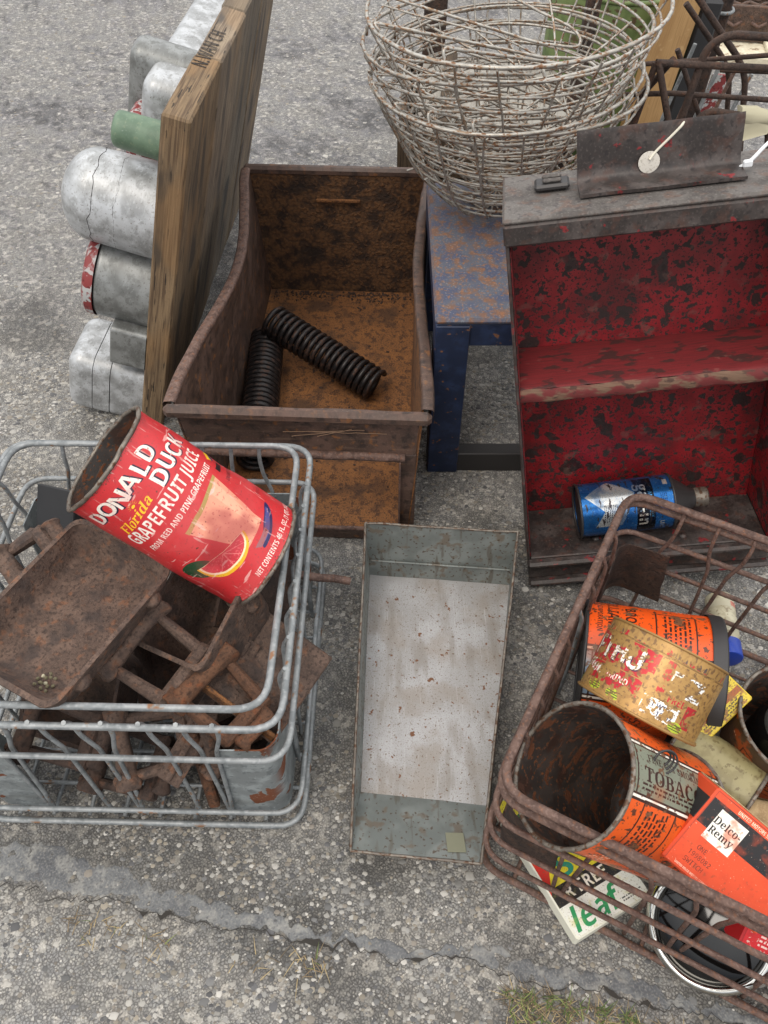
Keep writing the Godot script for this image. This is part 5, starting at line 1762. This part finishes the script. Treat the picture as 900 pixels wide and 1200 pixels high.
	# the big red juice can lying over the crate
	var b := Vector3(-0.120, 0.220, -0.473)
	var top := Vector3(-0.244, 0.336, -0.492)
	var L := 0.172
	var j := thing("juice_can", "large dented red juice can, open at one end, lying across the grey crate", "can", can_frame(b, b + (top - b).normalized() * L, 0.0))
	var dent := func(q: Vector3) -> Vector3: return wob(q, 0.0034, 14.0)
	var pr := []
	for i in 17:
		pr.append(Vector2(0.0538, lerpf(L - 0.002, 0.002, i / 16.0)))
	part(j, "body", MB.new().lathe(pr, 56, Rect2(0, 0, 1, 1), dent).mesh(), "label_juice")
	var ip := []
	for i in 9:
		ip.append(Vector2(0.0524, lerpf(0.006, L - 0.002, i / 8.0)))
	part(j, "inner_wall", MB.new().lathe(ip, 48, Rect2(0, 0, 1, 1), dent).mesh(), "can_inside")
	part(j, "bottom", MB.new().lathe([Vector2(0.0001, 0.005), Vector2(0.045, 0.005), Vector2(0.047, 0.003), Vector2(0.0535, 0.003)], 48).mesh(), "can_inside")
	for y in [L - 0.0015, 0.0015]:
		var rp := []
		for s in 56:
			var a := TAU * s / 56
			rp.append(dent.call(Vector3(sin(a) * 0.0542, y, cos(a) * 0.0542)))
		part(j, "rim", MB.new().tube(rp, 0.0021, 7, true).mesh(), "can_rim")

func open_can(t: Node3D, r: float, L: float, label: String, body_label := "") -> void:
	part(t, "body", MB.new().lathe([Vector2(r, L - 0.002), Vector2(r, L * 0.5), Vector2(r, 0.002)], 56).mesh(), label)
	part(t, "inner_wall", MB.new().lathe([Vector2(r - 0.0014, 0.005), Vector2(r - 0.0014, L * 0.5), Vector2(r - 0.0014, L - 0.0015)], 48).mesh(), "can_inside")
	part(t, "bottom", MB.new().lathe([Vector2(0.0001, 0.006), Vector2(r * 0.7, 0.006), Vector2(r * 0.72, 0.004), Vector2(r * 0.84, 0.004), Vector2(r * 0.86, 0.006), Vector2(r - 0.001, 0.004)], 48).mesh(), "can_inside")
	part(t, "rim", ring(r + 0.0006, L - 0.0012, 0.0022, 56), "can_rim")
	part(t, "base_rim", ring(r + 0.0006, 0.0015, 0.0022, 56), "can_rim")

func make_right_crate() -> void:
	var u := Vector3(0.47, 0, -0.885)
	var v := Vector3(0.885, 0, 0.47)
	var A := Vector3(0.094, 0, -0.256)
	var o := A + u * 0.178 + v * 0.185
	var t := thing("wire_crate", "brown rusted wire crate holding old tins and boxes at the lower right", "crate", Transform3D(Basis(v, Vector3.UP, -u), o))
	crate(t, 0.37, 0.356, [[0.2, 0.002, 0.0042], [0.187, 0.004, 0.0034], [0.14, 0.004, 0.0030], [0.095, 0.004, 0.0028], [0.05, 0.004, 0.0028], [0.010, 0.003, 0.0036]], 0.194, 0.14, 8, 0.0022, "rust_wire", "rust_dark", Vector2(0.055, 0.135), 7)

	var e := (Vector3(0.340, 0.086, -0.411) - Vector3(0.2157, 0.075, -0.439)).normalized()
	var b := Vector3(0.2080, 0.078, -0.438)
	var c1 := thing("tobacco_tin", "closed orange tin with a blue-grey band lying at the back of the crate", "tin", can_frame(b, b + e * 0.134, 0.12), "orange tobacco tins")
	part(c1, "body", MB.new().lathe([Vector2(0.0665, 0.126), Vector2(0.0665, 0.065), Vector2(0.0665, 0.002)], 56).mesh(), "label_tin_blue")
	part(c1, "lid", MB.new().lathe([Vector2(0.0001, 0.133), Vector2(0.060, 0.133), Vector2(0.062, 0.136), Vector2(0.0682, 0.136), Vector2(0.0688, 0.134), Vector2(0.0688, 0.1225), Vector2(0.068, 0.1215)], 56).mesh(), "dark_steel", "dark steel lid")
	part(c1, "base", MB.new().disc(0.0663, 0.002, 48).mesh(), "dark_steel")
	part(c1, "base_rim", ring(0.067, 0.0015, 0.0018, 56), "dark_steel")

	var ot := Vector3(0.151, 0.199, -0.268)
	var ob := Vector3(0.2565, 0.103, -0.268)
	var c2 := thing("tobacco_tin", "open empty orange tin with a rust-blistered inside, mouth to the left", "tin", can_frame(ob, ob + (ot - ob).normalized() * 0.14, 0.45), "orange tobacco tins")
	open_can(c2, 0.0585, 0.14, "label_tin")

	var gt := Vector3(0.2565, 0.202, -0.3815)
	var gb := Vector3(0.2265, 0.1665, -0.336)
	var c3 := thing("coffee_tin", "short gold coffee tin with peeling print, leaning on the two orange tins", "tin", can_frame(gb, gb + (gt - gb).normalized() * 0.07, 0.0))
	part(c3, "body", MB.new().lathe([Vector2(0.0545, 0.058), Vector2(0.0545, 0.03), Vector2(0.0548, 0.001)], 56, Rect2(0, 0.16, 1, 0.84)).mesh(), "label_gold")
	part(c3, "neck", MB.new().lathe([Vector2(0.0530, 0.069), Vector2(0.0535, 0.0592), Vector2(0.0545, 0.0582)], 56, Rect2(0, 0, 1, 0.16)).mesh(), "label_gold")
	part(c3, "inner_wall", MB.new().lathe([Vector2(0.0515, 0.004), Vector2(0.0515, 0.069)], 40).mesh(), "tin_plate")
	part(c3, "bottom", MB.new().disc(0.054, 0.004, 40).mesh(), "tin_plate")
	part(c3, "rim", ring(0.0534, 0.0692, 0.0012, 56), "label_gold_rim")
	part(c3, "base_rim", ring(0.0552, 0.001, 0.0016, 56), "label_gold_rim")

	# key wire hanging on the open tin
	var kp := Vector3(0.220, 0.215, -0.272)
	var kw := thing("wire_key", "loop of grey wire wound over a ring, hanging on the open orange tin", "wire", can_frame(kp, kp + Vector3(-0.6, 0.75, -0.2).normalized() * 0.01, 0.0))
	for k in 3:
		part(kw, "loop", ring(0.0075 + 0.0013 * k, 0.0, 0.0009, 24), "dark_steel").transform = Transform3D(Basis(Vector3.RIGHT, PI / 2 + 0.12 * k), Vector3(-0.004, -0.004, -0.002 * k))
	part(kw, "loop", MB.new().tube(fillet([Vector3(0.006, 0.02, 0), Vector3(0.011, 0.0, -0.004), Vector3(0.0095, -0.02, -0.006), Vector3(0.015, -0.019, -0.006), Vector3(0.016, 0.002, -0.004), Vector3(0.009, 0.021, 0)], 0.004, 4), 0.0016, 6).mesh(), "tin_plate")

	# the orange switch carton
	var R := Vector3.RIGHT
	var U := Vector3(0, 0.643, -0.766)
	var F := Vector3(0, -0.766, -0.643)
	var e1 := (R * 0.765 - U * 0.644).normalized()
	var e2 := (R * -0.608 - U * 0.794)
	e2 = (e2 - e1 * e2.dot(e1)).normalized()
	var n := -(e1.cross(e2)).normalized()
	if n.dot(F) > 0: n = -n
	var tl := Vector3(0.270, 0.202, -0.254)
	var bs := Basis(e1, -e2, n) if e1.cross(-e2).dot(n) > 0 else Basis(e1, -e2, -n)
	var w := 0.1
	var h := 0.072
	var dp := 0.045
	var ctr := tl + e1 * w / 2 + e2 * h / 2 - bs.z * dp / 2
	var bx := thing("switch_carton", "orange and black cardboard parts box with a white name square", "box", Transform3D(bs, ctr))
	part(bx, "carton", MB.new().box(Vector3.ZERO, Vector3(w, h, dp), 0.0018).mesh(), "carton_orange")
	part(bx, "front_face", face_quad(w - 0.003, h - 0.003, Vector3(0, 0, dp / 2 + 0.0004), Basis()), "label_switch")
	part(bx, "top_flap", MB.new().box(Vector3(0.0, h / 2 + 0.0007, -0.001), Vector3(w - 0.004, 0.0012, dp - 0.006), 0.0004).mesh(), "brown_paper")
	part(bx, "black_band", MB.new().box(Vector3(-w / 2 - 0.0003, h / 2 - 0.021, 0), Vector3(0.0006, 0.021, dp - 0.002), 0.0001).mesh(), "carton_black")

	# yellow and white oil carton lying flat along the left side
	var q := Vector3(0.124, 0.052, -0.292) + u * 0.0 + v * 0.012
	var lx := u          # reading direction
	var lb := Basis(lx, Vector3(0, 0.0, 0), Vector3.UP)
	var ld := v          # down the face is away from the rail
	lb = Basis(Vector3(0.885, 0, -0.47).normalized(), Vector3(-0.47, 0, -0.885), Vector3.UP)
	var oc := thing("oil_carton", "yellow, black and white printed carton lying flat beneath the open tin", "box", Transform3D(lb, Vector3(0.1805, 0.0195, -0.262)))
	part(oc, "carton", MB.new().box(Vector3(0, 0.0, 0.0), Vector3(0.085, 0.14, 0.022), 0.002).mesh(), "carton_white")
	part(oc, "printed_face", face_quad(0.083, 0.137, Vector3(0, 0, 0.0115), Basis()), "label_oil")

	# lid with a chrome rim and a black centre
	var ln := Vector3(-0.38, 0.78, 0.42).normalized()
	var ld2 := thing("chrome_lid", "round black glossy lid with a chrome rim at the front of the brown crate", "lid", frame_at(Vector3(0.292, 0.050, -0.186), ln))
	part(ld2, "dome", MB.new().lathe([Vector2(0.0001, 0.012), Vector2(0.02, 0.0108), Vector2(0.036, 0.0072), Vector2(0.047, 0.001)], 48).mesh(), "black_gloss", "glossy black centre")
	part(ld2, "chrome_rim", MB.new().lathe([Vector2(0.0465, 0.0008), Vector2(0.0475, 0.005), Vector2(0.0505, 0.006), Vector2(0.0545, 0.003), Vector2(0.056, -0.003), Vector2(0.055, -0.009)], 56).mesh(), "chrome", "chrome rim spotted with rust")
	part(ld2, "back", MB.new().lathe([Vector2(0.055, -0.009), Vector2(0.04, -0.016), Vector2(0.0001, -0.018)], 48).mesh(), "rust_brown")

	# red carton in the lower right corner
	var rc := thing("red_carton", "bright red carton with a white lettered panel under the orange box", "box", Transform3D(bs * Basis(Vector3.BACK, 0.25), atD_red))
	part(rc, "carton", MB.new().box(Vector3.ZERO, Vector3(0.09, 0.075, 0.04), 0.002).mesh(), "carton_red")
	part(rc, "front_face", face_quad(0.087, 0.072, Vector3(0, 0, 0.0204), Basis()), "label_red")

	# right-hand tins
	var dc := thing("open_tin", "upright open tin with dark inside and worn orange sides at the right edge", "tin", frame_at(Vector3(0.392, 0.014, -0.350), Vector3(0.03, 1, 0.05)))
	open_can(dc, 0.058, 0.118, "label_tin_dark")
	var dj := thing("glass_jar", "small dark jar with a metal lid standing inside the upright open tin", "jar", frame_at(Vector3(0.398, 0.022, -0.352), Vector3(0.05, 1, 0.02)))
	part(dj, "body", MB.new().lathe([Vector2(0.0001, 0.0), Vector2(0.036, 0.0), Vector2(0.038, 0.004), Vector2(0.038, 0.07), Vector2(0.03, 0.082)], 40).mesh(), "black_gloss")
	part(dj, "lid", MB.new().lathe([Vector2(0.0001, 0.094), Vector2(0.028, 0.094), Vector2(0.031, 0.092), Vector2(0.031, 0.081)], 40).mesh(), "tin_plate")
	var ol := thing("olive_tin", "cream and olive tin lying between the open orange tin and the parts box", "tin", can_frame(Vector3(0.285, 0.078, -0.345), Vector3(0.345, 0.082, -0.290), 0.0))
	open_can(ol, 0.034, 0.085, "olive_tin")
	var pr := thing("paper_roll", "crumpled roll of brown paper beside the orange parts box", "paper", can_frame(Vector3(0.325, 0.085, -0.275), Vector3(0.385, 0.105, -0.245), 0.0))
	var sp := []
	for i in 9:
		var row := PackedVector3Array()
		for k in 64:
			var a := k / 63.0 * TAU * 2.6
			var r := 0.021 - 0.0035 * k / 63.0
			row.append(wob(Vector3(cos(a) * r, i * 0.0085, sin(a) * r), 0.0035, 60.0))
		sp.append(row)
	part(pr, "roll", MB.new().grid(sp).mesh(), "brown_paper")

	var yt := thing("yellow_carton", "small yellow carton with dark print behind the gold coffee tin", "box", frame_xy(Vector3(0.318, 0.118, -0.372), Vector3(0.7, 0.5, -0.5), Vector3(-0.3, 0.75, 0.6)))
	part(yt, "carton", MB.new().box(Vector3.ZERO, Vector3(0.062, 0.02, 0.045), 0.0015).mesh(), "carton_yellow")
	part(yt, "printed_face", MB.new().grid([PackedVector3Array([Vector3(-0.0300, 0.0103, -0.0215), Vector3(0.0300, 0.0103, -0.0215)]), PackedVector3Array([Vector3(-0.0300, 0.0103, 0.0215), Vector3(0.0300, 0.0103, 0.0215)])]).mesh(), "label_yellow")

	# bottle on the ground beyond the crate
	var bo := thing("plastic_bottle", "small cloudy plastic bottle with a blue cap on the ground behind the crate", "bottle", frame_at(Vector3(0.408, 0.0175, -0.562), Vector3(-0.13, 0.0, 0.99)))
	part(bo, "body", MB.new().lathe([Vector2(0.0001, 0.0), Vector2(0.0145, 0.0), Vector2(0.0165, 0.003), Vector2(0.0165, 0.026), Vector2(0.015, 0.029), Vector2(0.0165, 0.032), Vector2(0.0165, 0.056), Vector2(0.013, 0.064)], 32).mesh(), "old_plastic")
	part(bo, "cap", MB.new().lathe([Vector2(0.0145, 0.0635), Vector2(0.0165, 0.0645), Vector2(0.0165, 0.0845), Vector2(0.015, 0.086), Vector2(0.0001, 0.086)], 32).mesh(), "blue_cap")
	part(bo, "cap_mark", MB.new().lathe([Vector2(0.0168, 0.012), Vector2(0.0168, 0.022)], 32).mesh(), "label_small")

const atD_red := Vector3(0.354, 0.078, -0.186)

func face_quad(w: float, h: float, c: Vector3, b: Basis) -> Mesh:
	var x := b.x * w / 2
	var y := b.y * h / 2
	return MB.new().grid([PackedVector3Array([c - x + y, c + x + y]), PackedVector3Array([c - x - y, c + x - y])]).mesh()

# ---------------------------------------------------------------- what stands behind
func make_background() -> void:
	var t := thing("wooden_crate", "weathered wooden box standing behind the wire baskets", "box", Transform3D(Basis(Vector3.UP, -0.05), Vector3(0.165, 0, -1.5)))
	for k in 3:
		part(t, "front_board", MB.new().box(Vector3(0, 0.036 + 0.071 * k, 0.16), Vector3(0.27, 0.069, 0.014), 0.002).mesh(), "box_wood")
		part(t, "back_board", MB.new().box(Vector3(0, 0.036 + 0.071 * k, -0.16), Vector3(0.27, 0.069, 0.014), 0.002).mesh(), "box_wood")
		for s in [-1, 1]:
			part(t, "side_board", MB.new().box(Vector3(s * 0.128, 0.036 + 0.071 * k, 0), Vector3(0.014, 0.069, 0.304), 0.002).mesh(), "box_wood")
	t = thing("grey_board", "flat grey board lying on the wooden box, seen through the baskets", "board", Transform3D(Basis(Vector3.UP, -0.1) * Basis(Vector3.RIGHT, 0.05), Vector3(0.21, 0.225, -1.46)))
	part(t, "board", MB.new().box(Vector3.ZERO, Vector3(0.3, 0.012, 0.26), 0.002).mesh(), "grey_card")
	part(t, "batten", MB.new().box(Vector3(-0.1, 0.012, 0), Vector3(0.022, 0.012, 0.25), 0.002).mesh(), "box_wood")
	t = thing("green_can", "olive green metal canister behind the wire baskets", "canister", frame_at(Vector3(0.40, 0, -1.60), Vector3(0.02, 1, 0)))
	part(t, "body", MB.new().lathe([Vector2(0.115, 0.36), Vector2(0.117, 0.35), Vector2(0.115, 0.34), Vector2(0.115, 0.2), Vector2(0.118, 0.19), Vector2(0.115, 0.18), Vector2(0.115, 0.0)], 48).mesh(), "olive_green")
	part(t, "rim", ring(0.115, 0.362, 0.004, 48), "olive_green")
	part(t, "bottom", MB.new().disc(0.114, 0.03, 40).mesh(), "olive_green")
	t = thing("fence_stake", "dark brown upright stake seen through the wire baskets", "stake", frame_at(Vector3(0.09, 0.2, -1.62), Vector3(0.02, 1, -0.05)))
	part(t, "stake", MB.new().box(Vector3(0, 0.12, 0), Vector3(0.04, 0.28, 0.03), 0.003).mesh(), "rust_dark")
	t = thing("fence_stake", "thin dark stake in front of the green canister", "stake", frame_at(Vector3(0.315, 0, -1.42), Vector3(0.03, 1, -0.02)))
	part(t, "stake", MB.new().box(Vector3(0, 0.24, 0), Vector3(0.022, 0.48, 0.02), 0.003).mesh(), "rust_dark")
	t = thing("tan_plank", "smooth tan wooden plank standing upright beside the baskets", "plank", frame_at(Vector3(0.432, 0, -1.45), Vector3(0.10, 1, 0.0)))
	part(t, "plank", MB.new().box(Vector3(0, 0.34, 0), Vector3(0.062, 0.68, 0.022), 0.002).mesh(), "tan_plank")
	t = thing("black_post", "black metal post just right of the tan plank", "post", frame_at(Vector3(0.500, 0, -1.46), Vector3(0.055, 1, 0.0)))
	part(t, "post", MB.new().box(Vector3(0, 0.19, 0), Vector3(0.034, 0.38, 0.03), 0.004).mesh(), "black_iron")
	part(t, "foot", MB.new().box(Vector3(0, 0.004, 0), Vector3(0.07, 0.007, 0.07), 0.001).mesh(), "black_iron")
	t = thing("brown_post", "dark brown wooden post beside the black post", "post", frame_at(Vector3(0.565, 0, -1.56), Vector3(0.03, 1, 0)))
	part(t, "post", MB.new().box(Vector3(0, 0.27, 0), Vector3(0.03, 0.54, 0.03), 0.003).mesh(), "rust_dark")
	part(t, "wire_tie", ring(0.022, 0.33, 0.003, 24), "zinc_wire")
	# tubular rack
	t = thing("wire_rack", "rusty rack of bent rods and tubes at the upper right, behind the cabinet", "rack", Transform3D(Basis(), Vector3(0.46, 0, -1.12)))
	var o := Vector3(0.46, 0, -1.12)
	for q in [
		["top_rail", [Vector3(0.329, 0.442, -1.05), Vector3(0.80, 0.408, -1.08)], 0.0062],
		["post", [Vector3(0.329, 0.442, -1.05), Vector3(0.318, 0.36, -1.05), Vector3(0.29, 0.0, -1.05)], 0.0058],
		["post", [Vector3(0.331, 0.444, -1.05), Vector3(0.366, 0.352, -1.02), Vector3(0.42, 0.0, -0.98)], 0.006],
		["post", [Vector3(0.352, 0.442, -1.06), Vector3(0.344, 0.36, -1.14), Vector3(0.32, 0.0, -1.16)], 0.0055],
		["foot_rail", [Vector3(0.318, 0.360, -1.05), Vector3(0.40, 0.362, -1.03)], 0.005],
		["hoop_rail", [Vector3(0.34, 0.0, -1.0), Vector3(0.372, 0.36, -1.04), Vector3(0.388, 0.455, -1.06), Vector3(0.41, 0.470, -1.06), Vector3(0.80, 0.445, -1.06), Vector3(0.83, 0.0, -1.06)], 0.0068],
		["cross_rod", [Vector3(0.27, 0.40, -1.14), Vector3(0.50, 0.424, -1.12)], 0.0045],
		["cross_rod", [Vector3(0.27, 0.36, -1.15), Vector3(0.37, 0.385, -1.10), Vector3(0.80, 0.36, -1.09)], 0.005],
		["cross_rod", [Vector3(0.45, 0.39, -1.16), Vector3(0.52, 0.402, -1.12)], 0.0042],
		["arc_rail", [Vector3(0.38, 0.0, -1.0), Vector3(0.383, 0.372, -1.03), Vector3(0.40, 0.393, -1.03), Vector3(0.478, 0.383, -1.03), Vector3(0.488, 0.35, -1.02), Vector3(0.49, 0.0, -0.98)], 0.0065],
		["brace", [Vector3(0.405, 0.468, -1.22), Vector3(0.51, 0.365, -1.22), Vector3(0.6, 0.0, -1.2)], 0.0062],
		["brace", [Vector3(0.412, 0.44, -1.25), Vector3(0.50, 0.355, -1.25), Vector3(0.58, 0.0, -1.24)], 0.0055],
		["brace", [Vector3(0.40, 0.40, -1.2), Vector3(0.47, 0.29, -1.2), Vector3(0.56, 0.0, -1.2)], 0.005]]:
		var pts := []
		for p in q[1]:
			pts.append(p - o)
		part(t, q[0], MB.new().tube(wobble_path(fillet(pts, 0.03, 6), 0.002, 9.0), q[2] * 0.72, 8).mesh(), "rust_dark")
	for k in 5:
		part(t, "thin_rod", MB.new().tube(wobble_path([Vector3(-0.03 + 0.022 * k, 0.40 - 0.01 * k, -0.1), Vector3(-0.05 + 0.024 * k, 0.3, -0.1), Vector3(-0.08 + 0.026 * k, 0.0, -0.08)], 0.003, 9.0), 0.0028, 6).mesh(), "rust_wire" if k % 2 else "zinc_wire")
	t = thing("cloth_wrap", "scrap of cream cloth wound round the bent rail of the rack", "cloth", Transform3D(Basis(), Vector3(0.464, 0.386, -1.03)))
	part(t, "wrap", MB.new().tube([Vector3(-0.024, 0.003, 0), Vector3(-0.008, 0.001, 0), Vector3(0.008, -0.001, 0), Vector3(0.02, -0.003, 0)], 0.0105, 12).bend(func(q: Vector3) -> Vector3: return wob(q, 0.006, 55.0)).mesh(), "cloth")
	part(t, "loose_end", MB.new().shell([PackedVector3Array([Vector3(-0.022, -0.002, 0.009), Vector3(0.0, -0.003, 0.012), Vector3(0.018, -0.006, 0.01)]), PackedVector3Array([Vector3(-0.028, -0.013, 0.012), Vector3(-0.006, -0.015, 0.012), Vector3(0.012, -0.014, 0.016)]), PackedVector3Array([Vector3(-0.036, -0.026, 0.012), Vector3(-0.018, -0.022, 0.018), Vector3(0.0, -0.018, 0.014)])], 0.0008).mesh(), "cloth")
	t = thing("red_strip", "dark red painted metal strip standing behind the rack", "strip", frame_at(Vector3(0.62, 0, -1.62), Vector3(0.06, 1, 0)))
	part(t, "strip", MB.new().box(Vector3(0, 0.09, 0), Vector3(0.03, 0.22, 0.006), 0.001).mesh(), "red_worn")
	part(t, "foot", MB.new().box(Vector3(0, 0.003, 0.015), Vector3(0.03, 0.006, 0.04), 0.001).mesh(), "red_worn")
	t = thing("cream_board", "chipped cream painted board lying on the asphalt at the upper right", "board", Transform3D(Basis(Vector3.UP, -0.15), Vector3(0.93, 0.002, -2.35)))
	part(t, "board", MB.new().box(Vector3(0, 0.014, 0), Vector3(0.24, 0.026, 0.42), 0.003).mesh(), "cream_paint")
	part(t, "batten", MB.new().box(Vector3(0.07, 0.032, 0), Vector3(0.06, 0.01, 0.4), 0.002).mesh(), "cream_paint")
	t = thing("iron_grate", "rusty iron box with a scrolled grate standing on the cream board", "grate", Transform3D(Basis(Vector3.UP, -0.15), Vector3(0.885, 0.032, -2.36)))
	for s in [-1, 1]:
		part(t, "long_side", MB.new().box(Vector3(0, 0.04, s * 0.12), Vector3(0.2, 0.08, 0.012), 0.002).mesh(), "rust_brown")
		part(t, "short_side", MB.new().box(Vector3(s * 0.095, 0.04, 0), Vector3(0.012, 0.08, 0.228), 0.002).mesh(), "rust_brown")
	for k in 6:
		var zz := -0.1 + 0.04 * k
		var path := []
		for i in 17:
			path.append(Vector3(-0.09 + 0.01125 * i, 0.076, zz + 0.012 * sin(i * 1.6)))
		part(t, "scroll_bar", MB.new().tube(path, 0.005, 6).mesh(), "rust_brown")
	for k in 3:
		part(t, "handle", MB.new().tube([Vector3(-0.06 + 0.06 * k - 0.018, 0.045, 0.129), Vector3(-0.06 + 0.06 * k, 0.038, 0.136), Vector3(-0.06 + 0.06 * k + 0.018, 0.045, 0.129)], 0.004, 6).mesh(), "rust_wire")
	for k in 3:
		t = thing("pale_tube", ["pale dusty metal tube lying on the asphalt in the far right corner, nearest", "pale dusty metal tube in the middle of three in the far right corner", "pale dusty metal tube farthest away in the far right corner"][k], "tube", Transform3D(Basis(Vector3.UP, 0.25 + 0.1 * k), Vector3(0.98, 0.022, -2.62 - 0.075 * k)), "pale tubes in the far corner")
		part(t, "tube", MB.new().lathe([Vector2(0.015, -0.14), Vector2(0.02, -0.14), Vector2(0.02, 0.14), Vector2(0.015, 0.14), Vector2(0.015, -0.14)], 24).move(Transform3D(Basis(Vector3.BACK, PI / 2), Vector3.ZERO)).mesh(), "tray_side")
